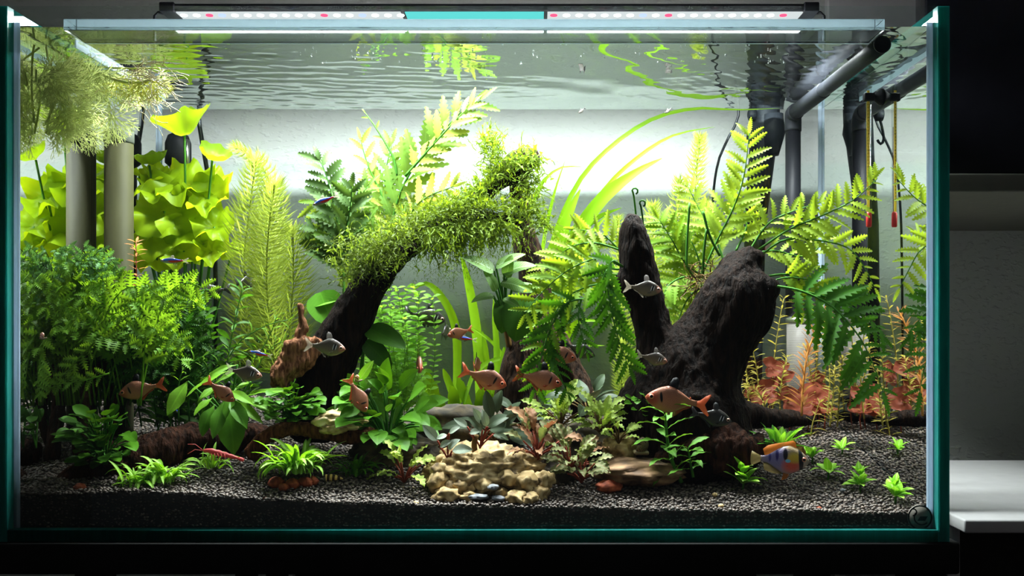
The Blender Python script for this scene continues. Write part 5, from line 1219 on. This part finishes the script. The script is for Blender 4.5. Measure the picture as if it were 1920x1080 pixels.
# thermometer
th = thing('thermometer', 'glass thermometer with yellow scale and red tip clipped at the right glass', 'thermometer', V((.3697, .137, H0+.10)))
tx, ty, tz0, tz1 = .3680, .137, H0+.1035, H0+.2575
part('glass_tube', *lathe([(.0012, tz1+.002), (.0030, tz1), (.0032, tz1-.004), (.0032, tz0+.0165)], (tx, ty, 0), 18), M_PIPEGLASS, th)
part('scale_strip', *box(tx-.0022, tx+.0006, ty-.0006, ty-.0002, tz0+.017, tz1-.004), plain('yellow_scale', srgb(214, 176, 30), .5, noise_amt=.05), th, smooth=False)
part('spirit_column', *tube([V((tx+.0014, ty, tz0+.014)), V((tx+.0014, ty, tz0+.11))], [.0004]*2, 6), plain('spirit', srgb(60, 20, 24), .3), th)
for k in range(30):
    part('scale_mark', *box(tx-.0016, tx+(.0003 if k % 5 == 0 else -.0006), ty-.0009, ty-.0006, tz0+.03+k*.0036, tz0+.0306+k*.0036), M_MATTE, th, smooth=False)
part('red_tip', *lathe([(.0022, tz0), (.0030, tz0+.001), (.0030, tz0+.015), (.0018, tz0+.017)], (tx, ty, 0), 16), plain('red_tip', srgb(150, 30, 34), .35), th)
part('clip', *bbox(tx-.006, tx+.006, ty-.004, ty+.004, tz1-.016, tz1-.007, .0015), M_BLACK, th)
part('suction_cup', *lathe([(.003, .004), (.0045, .0065), (.0085, .0115), (.0095, .0136)], (tx, ty, tz1-.0115), 20, 'X'), M_BLACK, th)
# round badge stuck to the front glass
bd = thing('badge', 'round grey badge with a dark emblem stuck on the front glass', 'badge', V((P(1725, 0, 0).x, 0, H0-.197)))
bc = P(1725, 970, 0); rb_ = 23*pm(0)
M_BADGE = plain('badge_grey', srgb(122, 114, 106), .5, noise_amt=.1); M_MARK = plain('badge_mark', srgb(16, 18, 20), .5); M_TEALM = plain('badge_teal', srgb(16, 30, 32), .5)
part('disc', *lathe([(rb_, .0002), (rb_, .0016), (rb_*.96, .0016)], bc, 40, 'Y'), M_BADGE, bd)
def ringseg(r0, r1, a0, a1, y, cx_=0, cz_=0, n=30):
    v = []; f = []
    for k in range(n+1):
        a = a0+(a1-a0)*k/n
        for rr in (r0, r1):
            for yy in (y, y+.0004): v.append(bc+V((cx_+rr*math.cos(a), yy, cz_+rr*math.sin(a))))
    for k in range(n):
        a = 4*k; b_ = a+4; f += [(a, b_, b_+2, a+2), (a+1, a+3, b_+3, b_+1), (a, a+1, b_+1, b_), (a+2, b_+2, b_+3, a+3)]
    return v, f
part('rim', *ringseg(rb_*.88, rb_, 0, 2*PI, -.0002, n=48), M_MARK, bd, smooth=False)
part('emblem_curve', *ringseg(rb_*.56, rb_*.66, PI*.80, PI*1.75, -.0002, rb_*.14, 0), M_MARK, bd, smooth=False)
part('emblem_hook', *ringseg(rb_*.22, rb_*.32, -PI*.55, PI*.55, -.0002, -rb_*.55, rb_*.42), M_MARK, bd, smooth=False)
q = [(-.20, -.28), (.42, -.28), (.62, .08), (.02, .08)]
part('emblem_plate', [bc+V((a*rb_, yy, b_*rb_)) for yy in (-.0002, .0002) for a, b_ in q], [(0, 1, 2, 3), (7, 6, 5, 4), (0, 4, 5, 1), (1, 5, 6, 2), (2, 6, 7, 3), (3, 7, 4, 0)], M_TEALM, bd, smooth=False)

# ------------------------------------------------------------------ fish and other animals
def nmath(n, l, op, a, b=None, c=None):
    x = n.new('ShaderNodeMath'); x.operation = op
    for i, q in enumerate((a, b, c)):
        if q is None: continue
        if isinstance(q, (int, float)): x.inputs[i].default_value = q
        else: l.new(q, x.inputs[i])
    return x.outputs[0]
def fish_mat(name, back, belly, marks, rough=.35, spec=.5, metal=0.0, trans=.15, zr=.18):
    """body colour from back to belly; marks = list of (cx, cz, rx, rz, slant, colour, soft)"""
    m, n, l = nt(name); out = n.new('ShaderNodeOutputMaterial'); p = n.new('ShaderNodeBsdfPrincipled'); tc = n.new('ShaderNodeTexCoord'); s = n.new('ShaderNodeSeparateXYZ'); l.new(tc.outputs['Object'], s.inputs[0])
    nz = n.new('ShaderNodeTexNoise'); nz.inputs['Scale'].default_value = 14; l.new(tc.outputs['Object'], nz.inputs['Vector'])
    zz = nmath(n, l, 'MULTIPLY_ADD', nz.outputs['Fac'], .12, s.outputs['Z'])
    mr = n.new('ShaderNodeMapRange'); mr.inputs['From Min'].default_value = -zr+.06; mr.inputs['From Max'].default_value = zr+.06; l.new(zz, mr.inputs[0])
    cm = n.new('ShaderNodeMix'); cm.data_type = 'RGBA'; l.new(mr.outputs[0], cm.inputs['Factor']); cm.inputs['A'].default_value = belly; cm.inputs['B'].default_value = back; col = cm.outputs['Result']
    for cx_, cz_, rx, rz_, sl, c_, soft in marks:
        dx = nmath(n, l, 'SUBTRACT', s.outputs['X'], cx_); dz = nmath(n, l, 'SUBTRACT', s.outputs['Z'], cz_)
        dx = nmath(n, l, 'MULTIPLY_ADD', dz, -sl, dx)
        dd = nmath(n, l, 'ADD', nmath(n, l, 'POWER', nmath(n, l, 'ABSOLUTE', nmath(n, l, 'DIVIDE', dx, rx)), 2.0), nmath(n, l, 'POWER', nmath(n, l, 'ABSOLUTE', nmath(n, l, 'DIVIDE', dz, rz_)), 2.0))
        k = n.new('ShaderNodeMapRange'); k.inputs['From Min'].default_value = 1+soft; k.inputs['From Max'].default_value = 1-soft; l.new(dd, k.inputs[0])
        x = n.new('ShaderNodeMix'); x.data_type = 'RGBA'; l.new(k.outputs[0], x.inputs['Factor']); l.new(col, x.inputs['A']); x.inputs['B'].default_value = c_; col = x.outputs['Result']
    l.new(col, p.inputs['Base Color']); p.inputs['Roughness'].default_value = rough; p.inputs['Specular IOR Level'].default_value = spec; p.inputs['Metallic'].default_value = metal
    vo = n.new('ShaderNodeTexVoronoi'); vo.inputs['Scale'].default_value = 46; l.new(tc.outputs['Object'], vo.inputs['Vector']); b = n.new('ShaderNodeBump'); b.inputs['Strength'].default_value = .12; b.inputs['Distance'].default_value = .01; l.new(vo.outputs['Distance'], b.inputs['Height']); l.new(b.outputs[0], p.inputs['Normal'])
    t = n.new('ShaderNodeBsdfTranslucent'); l.new(col, t.inputs[0]); mx = n.new('ShaderNodeMixShader'); mx.inputs[0].default_value = trans
    l.new(p.outputs[0], mx.inputs[1]); l.new(t.outputs[0], mx.inputs[2]); l.new(mx.outputs[0], out.inputs[0]); return m
BLK = srgb(10, 10, 12); WHT = srgb(215, 220, 225)
SPOT = [(.195, .035, .026, .10, .2, BLK, .35)]
SPOTW = [(.155, .02, .013, .085, .2, WHT, .35), (.235, .02, .012, .075, .2, WHT, .35)]+SPOT
F_ORG = fish_mat('orange_fish', srgb(132, 84, 64), srgb(186, 122, 86), [(.40, 0, .13, .16, 0, srgb(164, 76, 52), .9)]+SPOT)
F_GRY = fish_mat('grey_fish', srgb(74, 66, 62), srgb(128, 112, 90), [(.42, -.01, .10, .13, 0, srgb(168, 112, 96), .9)]+SPOTW, rough=.28, spec=.7)
F_DKG = fish_mat('dark_grey_fish', srgb(44, 42, 40), srgb(72, 70, 64), SPOTW, rough=.3, spec=.6)
F_NEON = fish_mat('neon_fish', srgb(70, 78, 96), srgb(170, 160, 150), [(-.22, -.02, .36, .07, 0, srgb(206, 36, 26), .3), (.08, .045, .46, .032, .02, srgb(40, 110, 255), .3)], rough=.25, spec=.8, zr=.12)
F_RAM = fish_mat('cichlid', srgb(150, 130, 96), srgb(170, 150, 150), [(-.2, .02, .25, .25, 0, srgb(130, 124, 170), .8), (.12, -.10, .18, .14, 0, srgb(214, 90, 70), .8), (.16, .06, .16, .10, 0, srgb(206, 176, 60), .8), (.30, .02, .05, .30, -.1, srgb(20, 20, 28), .3), (-.02, .12, .045, .12, 0, srgb(24, 22, 40), .4), (.03, -.01, .05, .035, 0, srgb(120, 200, 235), .4), (-.18, .1, .03, .12, 0, srgb(50, 44, 110), .5), (-.32, .05, .025, .1, 0, srgb(70, 64, 130), .5)], rough=.3, spec=.6, zr=.25)
def finmat(name, col, a=.45):
    if name in MATS: return MATS[name]
    m, n, l = nt(name); out = n.new('ShaderNodeOutputMaterial'); p = n.new('ShaderNodeBsdfPrincipled'); p.inputs['Roughness'].default_value = .4; t = n.new('ShaderNodeBsdfTranslucent'); t.inputs[0].default_value = col; tr = n.new('ShaderNodeBsdfTransparent')
    tc = n.new('ShaderNodeTexCoord'); w1 = n.new('ShaderNodeTexWave'); w1.bands_direction = 'Z'; w1.inputs['Scale'].default_value = 16; w1.inputs['Distortion'].default_value = 1; l.new(tc.outputs['Object'], w1.inputs['Vector'])
    cr = n.new('ShaderNodeValToRGB'); cr.color_ramp.elements[0].color = [c*.7 for c in col[:3]]+[1]; cr.color_ramp.elements[1].color = col; l.new(w1.outputs['Fac'], cr.inputs[0]); l.new(cr.outputs[0], p.inputs['Base Color'])
    m1 = n.new('ShaderNodeMixShader'); m1.inputs[0].default_value = .4; m2 = n.new('ShaderNodeMixShader'); m2.inputs[0].default_value = a
    l.new(p.outputs[0], m1.inputs[1]); l.new(t.outputs[0], m1.inputs[2]); l.new(tr.outputs[0], m2.inputs[1]); l.new(m1.outputs[0], m2.inputs[2]); l.new(m2.outputs[0], out.inputs[0]); MATS[name] = m; return m
FIN_O = finmat('orange_fin', srgb(176, 84, 44), .8); FIN_K = finmat('black_fin', srgb(14, 14, 16), .92); FIN_G = finmat('grey_fin', srgb(110, 104, 100), .6); FIN_C = finmat('clear_fin', srgb(160, 150, 130), .35); FIN_DG = finmat('dark_grey_fin', srgb(50, 50, 50), .9)
FIN_Y = finmat('olive_fin', srgb(150, 132, 84), .7); FIN_R = finmat('orange_ram_fin', srgb(196, 116, 40), .75)
EYE = plain('fish_eye', srgb(196, 150, 130), .2, noise_amt=.05, spec=.8); EYER = plain('fish_eye_red', srgb(206, 120, 96), .2, noise_amt=.05, spec=.8); PUP = plain('pupil', srgb(6, 6, 8), .1, noise_amt=0, spec=.9)
FD_ = 1.2
TOP = [(0, .0), (.04, .045), (.12, .105), (.25, .175), (.42, .225), (.55, .205), (.7, .14), (.85, .075), (.95, .052), (1, .056)]; TOP = [(t, z*(FD_ if t < .8 else 1.05)) for t, z in TOP]
BOT = [(0, -.02), (.04, -.062), (.12, -.115), (.25, -.175), (.42, -.215), (.58, -.19), (.72, -.12), (.85, -.068), (.95, -.05), (1, -.054)]; BOT = [(t, z*(FD_ if t < .8 else 1.05)) for t, z in BOT]
THK = [(0, .012), (.05, .042), (.15, .076), (.3, .098), (.45, .096), (.7, .052), (.9, .022), (1, .012)]
def body(top, bot, thk, n=22, m=16, sc_=1.0):
    v = []; f = []
    for i in range(n+1):
        t = i/n; x = .5-t; zt_ = interp(top, t); zb = interp(bot, t); c = (zt_+zb)/2; h = (zt_-zb)/2; th_ = interp(thk, t)
        for k in range(m):
            a = 2*PI*k/m; ca = math.cos(a); sa = math.sin(a); v.append(V((x, th_*math.copysign(abs(ca)**.85, ca)*sc_, c+h*sa)))
    for i in range(n):
        for k in range(m): f.append((i*m+k, (i+1)*m+k, (i+1)*m+(k+1) % m, i*m+(k+1) % m))
    f.append(tuple(range(m))); f.append(tuple(n*m+k for k in range(m-1, -1, -1)))
    return v, f
def sheet(outline, th_=.008, y=0.0, bend=0.0):
    """fin: closed outline (x,z) with thickness"""
    n = len(outline); cx_ = sum(q[0] for q in outline)/n; cz_ = sum(q[1] for q in outline)/n; v = []; f = []
    for s in (-1, 1):
        v.append(V((cx_, y+s*th_/2, cz_))); v += [V((a, y+s*th_*.25+bend*(a+.5)**2, b_)) for a, b_ in outline]
    k = n+1
    for i in range(n):
        j = (i+1) % n; f.append((0, 1+j, 1+i)); f.append((k, k+1+i, k+1+j)); f.append((1+i, 1+j, k+1+j, k+1+i))
    return v, f
TAIL = [(-.49, .05), (-.56, .075), (-.66, .17), (-.74, .215), (-.76, .19), (-.70, .08), (-.655, .0), (-.70, -.08), (-.76, -.19), (-.74, -.215), (-.66, -.17), (-.56, -.075), (-.49, -.05)]
DORS = [(.08, .24), (.06, .34), (.01, .43), (-.07, .45), (-.115, .38), (-.10, .25), (-.10, .17)]
ANAL = [(-.06, -.215), (-.07, -.32), (-.13, -.285), (-.26, -.16), (-.42, -.085), (-.42, -.05), (-.25, -.1)]
PELV = [(.05, -.205), (.03, -.30), (-.02, -.29), (-.02, -.2)]
PECT = [(.17, -.10), (.10, -.17), (.03, -.16), (.06, -.11)]
ADIP = [(-.33, .075), (-.36, .115), (-.385, .09), (-.375, .06)]
FM = {}
def fish_meshes(kind):
    if kind in FM: return FM[kind]
    P_ = {}
    if kind in ('orange', 'grey', 'dark'):
        bm_, fin, dors, ey = {'orange': (F_ORG, FIN_O, FIN_K, EYER), 'grey': (F_GRY, FIN_C, FIN_G, EYE), 'dark': (F_DKG, FIN_DG, FIN_DG, EYE)}[kind]
        P_ = dict(body=raw_mesh('body', *body(TOP, BOT, THK), bm_), tail_fin=raw_mesh('tail_fin', *sheet(TAIL), fin), dorsal_fin=raw_mesh('dorsal_fin', *sheet(DORS), dors), anal_fin=raw_mesh('anal_fin', *sheet(ANAL), fin), pelvic_fin=raw_mesh('pelvic_fin', *sheet(PELV), fin),
                  pectoral_fin=raw_mesh('pectoral_fin', *sheet(PECT, .006, -.1), fin), adipose_fin=raw_mesh('adipose_fin', *sheet(ADIP), fin))
        epos, er = (.385, .072, .02), .052
    elif kind == 'neon':
        s = .52; tp = [(t, z*s+.01) for t, z in TOP]; bt = [(t, z*s) for t, z in BOT]
        P_ = dict(body=raw_mesh('body', *body(tp, bt, [(t, z*.75) for t, z in THK]), F_NEON), tail_fin=raw_mesh('tail_fin', *sheet([(a, b_*.6) for a, b_ in TAIL]), FIN_C), dorsal_fin=raw_mesh('dorsal_fin', *sheet([(a, b_*.55) for a, b_ in DORS]), FIN_C), anal_fin=raw_mesh('anal_fin', *sheet([(a, b_*.55) for a, b_ in ANAL]), FIN_C))
        epos, er = (.40, .05, .02), .045
    else:
        s = 1.12; tp = [(t, z*s) for t, z in TOP]; bt = [(t, z*s) for t, z in BOT]
        RT = [(-.48, .05), (-.58, .10), (-.68, .15), (-.70, .08), (-.705, 0), (-.70, -.08), (-.68, -.15), (-.58, -.10), (-.48, -.05)]
        RD = [(.24, .17), (.20, .36), (.14, .40), (.0, .36), (-.16, .33), (-.36, .28), (-.46, .20), (-.42, .07), (-.2, .13), (0, .2)]
        RA = [(-.02, -.2), (-.08, -.3), (-.26, -.28), (-.42, -.22), (-.44, -.08), (-.3, -.08), (-.15, -.13)]
        RP = [(.12, -.22), (.06, -.38), (-.05, -.42), (-.02, -.24)]
        P_ = dict(body=raw_mesh('body', *body(tp, bt, [(t, z*1.2) for t, z in THK]), F_RAM), tail_fin=raw_mesh('tail_fin', *sheet(RT), FIN_Y), dorsal_fin=raw_mesh('dorsal_fin', *sheet(RD), FIN_R), anal_fin=raw_mesh('anal_fin', *sheet(RA), FIN_Y), pelvic_fin=raw_mesh('pelvic_fin', *sheet(RP), FIN_R), pectoral_fin=raw_mesh('pectoral_fin', *sheet([(a-.02, b_+.04) for a, b_ in PECT], .006, -.1), FIN_C))
        epos, er = (.36, .082, .03), .05
    e = EYER if kind in ('orange', 'ram') else EYE
    P_['eye'] = [raw_mesh('eye', [V((epos[0], sg*epos[1], epos[2]))+V((q.x, q.y*.5, q.z))*er for q in ICO2[0]], ICO2[1], e) for sg in (-1, 1)]
    P_['pupil'] = [raw_mesh('pupil', [V((epos[0]+.002, sg*(epos[1]+er*.34), epos[2]))+V((q.x, q.y*.5, q.z))*er*.62 for q in ICO2[0]], ICO2[1], PUP) for sg in (-1, 1)]
    FM[kind] = P_; return P_
FISHN = {'orange': 'orange_tetra', 'grey': 'silver_tetra', 'dark': 'silver_tetra', 'neon': 'neon_tetra', 'ram': 'ram_cichlid'}
GRP = {'orange': 'orange tetras', 'grey': 'grey tetras', 'dark': 'grey tetras', 'neon': 'neon tetras', 'ram': None}
def fish(kind, px, py, d, Lpx, pitch, yaw, label, roll=0):
    """pitch: degrees nose-up; yaw: 0 faces right, 180 faces left, 90 tail-on, -90 faces the camera; Lpx = body length without tail"""
    ms = fish_meshes(kind); p = P(px, py, d); t = thing(FISHN[kind], label, 'fish', p, GRP[kind]); L = Lpx*pm(d)*(1.0 if kind in ('neon', 'ram') else 1.1)
    t.rotation_mode = 'XYZ'; t.matrix_world = Matrix.Translation(p) @ Matrix.Rotation(math.radians(yaw), 4, 'Z') @ Matrix.Rotation(math.radians(-pitch), 4, 'Y') @ Matrix.Rotation(math.radians(roll), 4, 'X') @ Matrix.Scale(L, 4)
    bo = None
    for k, me in ms.items():
        if k in ('eye', 'pupil'): continue
        link(k, me, t)
    for sg in (0, 1):
        e = link('eye', ms['eye'][sg], t); link('pupil', ms['pupil'][sg], e)
    return t
fish('orange', 258, 731, .07, 62, -12, 190, 'orange tetra with black shoulder bar before the dark left ferns')
fish('orange', 418, 736, .05, 48, -38, 12, 'orange tetra diving nose down over the sword plant leaves')
fish('orange', 915, 711, .09, 68, -18, -8, 'orange tetra with bright orange tail before the strap leaf bases')
fish('orange', 1018, 712, .085, 68, -12, -6, 'orange tetra with dusky back fin just above the bright crinkled plant')
fish('orange', 1050, 665, .10, 58, -14, -8, 'orange tetra overlapping the grey tetra by the driftwood post')
fish('orange', 1258, 750, .05, 88, 8, 176, 'largest pale orange tetra swimming in front of the dark stump')
fish('orange', 673, 746, .05, 56, -62, 28, 'orange tetra nosing down into the leafy oval-leaved bush')
fish('orange', 786, 682, .12, 56, -22, -80, 'orange tetra seen head on before the pale back wall')
fish('orange', 858, 624, .19, 36, -14, 190, 'small orange tetra crossing a strap leaf in the middle')
fish('orange', 894, 684, .14, 50, 4, 84, 'orange tetra seen from behind above the bright tailed one')
fish('grey', 617, 651, .08, 58, -6, -6, 'silver tetra in front of the dark leaning driftwood trunk')
fish('dark', 805, 595, .2, 58, -10, 4, 'dark grey tetra with raised black fins before the pale wall')
fish('grey', 464, 700, .06, 52, -10, -4, 'silver tetra with white edged bar left of the pale root knob')
fish('grey', 1212, 541, .085, 52, -6, 0, 'silver tetra in front of the left broken prong')
fish('grey', 1228, 673, .09, 44, -12, -8, 'silver tetra at the foot of the left prong')
fish('dark', 1340, 783, .055, 58, -12, 0, 'dim grey tetra in the shade below the largest orange one')
fish('dark', 395, 545, .18, 44, -6, 205, 'dim brownish tetra with black fins under the lily leaves')
fish('dark', 462, 530, .17, 46, 6, 74, 'dim tetra seen from behind beside the yellow plumes')
fish('dark', 1092, 658, .13, 48, -20, -20, 'dim grey tetra half behind an orange one by the driftwood post')
fish('dark', 836, 622, .2, 46, 10, 82, 'dim tetra seen from behind next to the small orange one')
fish('neon', 606, 377, .14, 42, -22, 183, 'neon tetra with red tail half before the dark lobed leaves')
fish('neon', 322, 489, .10, 42, 0, 180, 'blue striped neon tetra below the lily leaves')
fish('neon', 484, 663, .11, 36, 12, 180, 'neon tetra hiding among the thin stems left of the root knob')
fish('neon', 510, 835, .06, 34, 8, 110, 'neon tetra seen from behind above the largest grassy tuft')
fish('neon', 332, 770, .12, 30, 0, -70, 'neon tetra lurking under the shaded left ferns')
fish('neon', 868, 634, .21, 36, 8, 176, 'neon tetra almost hidden behind the small orange tetra')
fish('ram', 1472, 862, .045, 92, -3, 0, 'colourful ram cichlid with black face bar close over the gravel')

# shrimp, snails
sm_ = fish_mat('red_shrimp', srgb(196, 66, 70), srgb(206, 100, 96), [], trans=.3)
shp = thing('shrimp', 'red cherry shrimp resting on the small grassy tuft', 'shrimp', P(418, 853, .045))
c = catmull([tuple(P(x, y, .04))+(rr*pm(.04),) for x, y, rr in ((382, 845, 2.5), (392, 845, 4.5), (405, 848, 5.5), (420, 852, 5), (435, 856, 4), (446, 859, 2.5))], 20)
part('body', *tube([V(q[:3]) for q in c], [q[3]*(1+.12*math.sin(i*1.7)) for i, q in enumerate(c)], 12), sm_, shp)
part('tail_fan', *tube([P(446, 859, .04), P(452, 861, .04), P(457, 863, .04)], [2*pm(.04), 4*pm(.04), 3*pm(.04)], 8), sm_, shp)
for k in range(5): part('leg', *tube([P(396+k*6, 850, .037), P(398+k*6, 857, .036), P(396+k*6, 863, .036)], [.0004]*3, 5), sm_, shp)
for k in (-1, 1): part('antenna', *tube([P(382, 845, .04), P(366, 838+k*5, .038), P(352, 842+k*9, .036)], [.0003]*3, 5), sm_, shp)
def shell(center, R0, turns, mat, mat2, name, label, axis, grow=.62, height=1.2, stripes=9):
    """coiled snail shell: a tube winding up a cone"""
    t = thing(name, label, 'snail', center); N = int(turns*22); pts = []; rad = []
    ax = V(axis).normalized(); u = ax.orthogonal().normalized(); v_ = ax.cross(u)
    for i in range(N+1):
        a = i/22*2*PI; k = grow**(i/22); pts.append(V(center)+(u*math.cos(a)+v_*math.sin(a))*R0*.55*k+ax*height*R0*(1-k)); rad.append(R0*.52*k)
    part('shell', *tube(pts, rad, 14), mat, t)
    return t
def stripe_mat(name, a, b_, sc_, direction='DIAGONAL'):
    m, n, l = nt(name); out = n.new('ShaderNodeOutputMaterial'); p = n.new('ShaderNodeBsdfPrincipled'); p.inputs['Roughness'].default_value = .3; tc = n.new('ShaderNodeTexCoord'); w1 = n.new('ShaderNodeTexWave'); w1.bands_direction = direction; w1.inputs['Scale'].default_value = sc_; w1.inputs['Distortion'].default_value = 1.5
    l.new(tc.outputs['Object'], w1.inputs['Vector']); r_ = n.new('ShaderNodeValToRGB'); r_.color_ramp.elements[0].position = .4; r_.color_ramp.elements[1].position = .6; r_.color_ramp.elements[0].color = a; r_.color_ramp.elements[1].color = b_; l.new(w1.outputs['Fac'], r_.inputs[0]); l.new(r_.outputs[0], p.inputs['Base Color']); l.new(p.outputs[0], out.inputs[0]); return m
FOOT = plain('snail_foot', srgb(120, 104, 78), .5)
ner = shell(P(1202, 832, .07), 17*pm(.07), 2.2, stripe_mat('nerite_shell', srgb(20, 16, 12), srgb(128, 104, 76), 260), None, 'snail', 'round dark striped snail on the stone before the stump', (.5, -.7, .3), .5, .7)
part('foot', *bbox(P(1188, 0, .07).x, P(1216, 0, .07).x, .064, .08, P(0, 852, .07).z, P(0, 845, .07).z, .0015), FOOT, ner)
gp, gd = ground(626, 903)
asn = thing('snail', 'yellow and brown banded cone snail on the gravel by the grassy tuft', 'snail', gp)
c = [(612, 897, 7.5), (618, 896, 7), (625, 895.5, 6), (632, 896, 4.5), (640, 897, 2), (643, 898, .8)]
cc = catmull([tuple(P(x, y, gd))+(q*pm(gd),) for x, y, q in c], 30)
part('shell', *tube([V(q[:3]) for q in cc], [q[3]*(1+.1*math.sin(i*1.6)) for i, q in enumerate(cc)], 14), stripe_mat('banded_shell', srgb(50, 30, 14), srgb(214, 176, 96), 60, 'X'), asn)
part('foot', *tube([P(609, 902, gd), P(616, 904, gd), P(626, 904, gd)], [2.5*pm(gd), 3*pm(gd), 1.5*pm(gd)], 8), FOOT, asn)
lsn = shell(P(670, 708, .08), 7*pm(.08), 2, stripe_mat('tan_shell', srgb(120, 76, 40), srgb(200, 160, 110), 200), None, 'snail', 'tiny tan snail clinging to a bright leaf of the oval-leaved bush', (-.6, -.6, .3), .55, .8)
part('foot', *tube([P(664, 714, .08), P(672, 715, .08), P(680, 712, .08)], [.0010, .0013, .0006], 8), FOOT, lsn)
bsn = shell(P(80, 628, .03), 6*pm(.03), 2, stripe_mat('pink_shell', srgb(150, 100, 90), srgb(190, 140, 120), 200), None, 'snail', 'tiny pinkish snail on the fern at the left glass', (-.5, -.7, .3), .55, .8)
part('foot', *tube([P(74, 634, .03), P(82, 635, .03), P(88, 633, .03)], [.0008, .0011, .0005], 8), FOOT, bsn)
for i, (px, py) in enumerate([(780, 945), (1352, 951), (1536, 956), (1580, 922), (563, 957), (498, 938), (1340, 930)]):
    gp, gd = ground(px, py); gd = max(gd, .008)
    rock_px(px, py-2, gd, 5.5, 4.5, 5, 'pebble', ['round cream pebble on the gravel left of the yellow stones', 'pale yellow pebble at the gravel front below the tallest sprout', 'orange tan pebble at the gravel front below the cichlid', 'white pebble among the lime sprouts', 'tan pebble at the gravel front below the largest grassy tuft', 'rusty pebble at the gravel front left of the tuft stones', 'cream pebble behind the pale yellow one'][i], [S_PALE, S_PALE, S_TER, S_GRY, S_YEL, S_TER, S_PALE][i], 140+i, amp=.15, sub=2)
# two tiny fry near the surface
for i, (px, py) in enumerate(((1090, 208), (1252, 208))):
    fry = fish('dark', px, py, .25, 12, -30, 150, 'tiny fry hanging just under the bright surface'); fry['group'] = 'tiny fry under the surface'
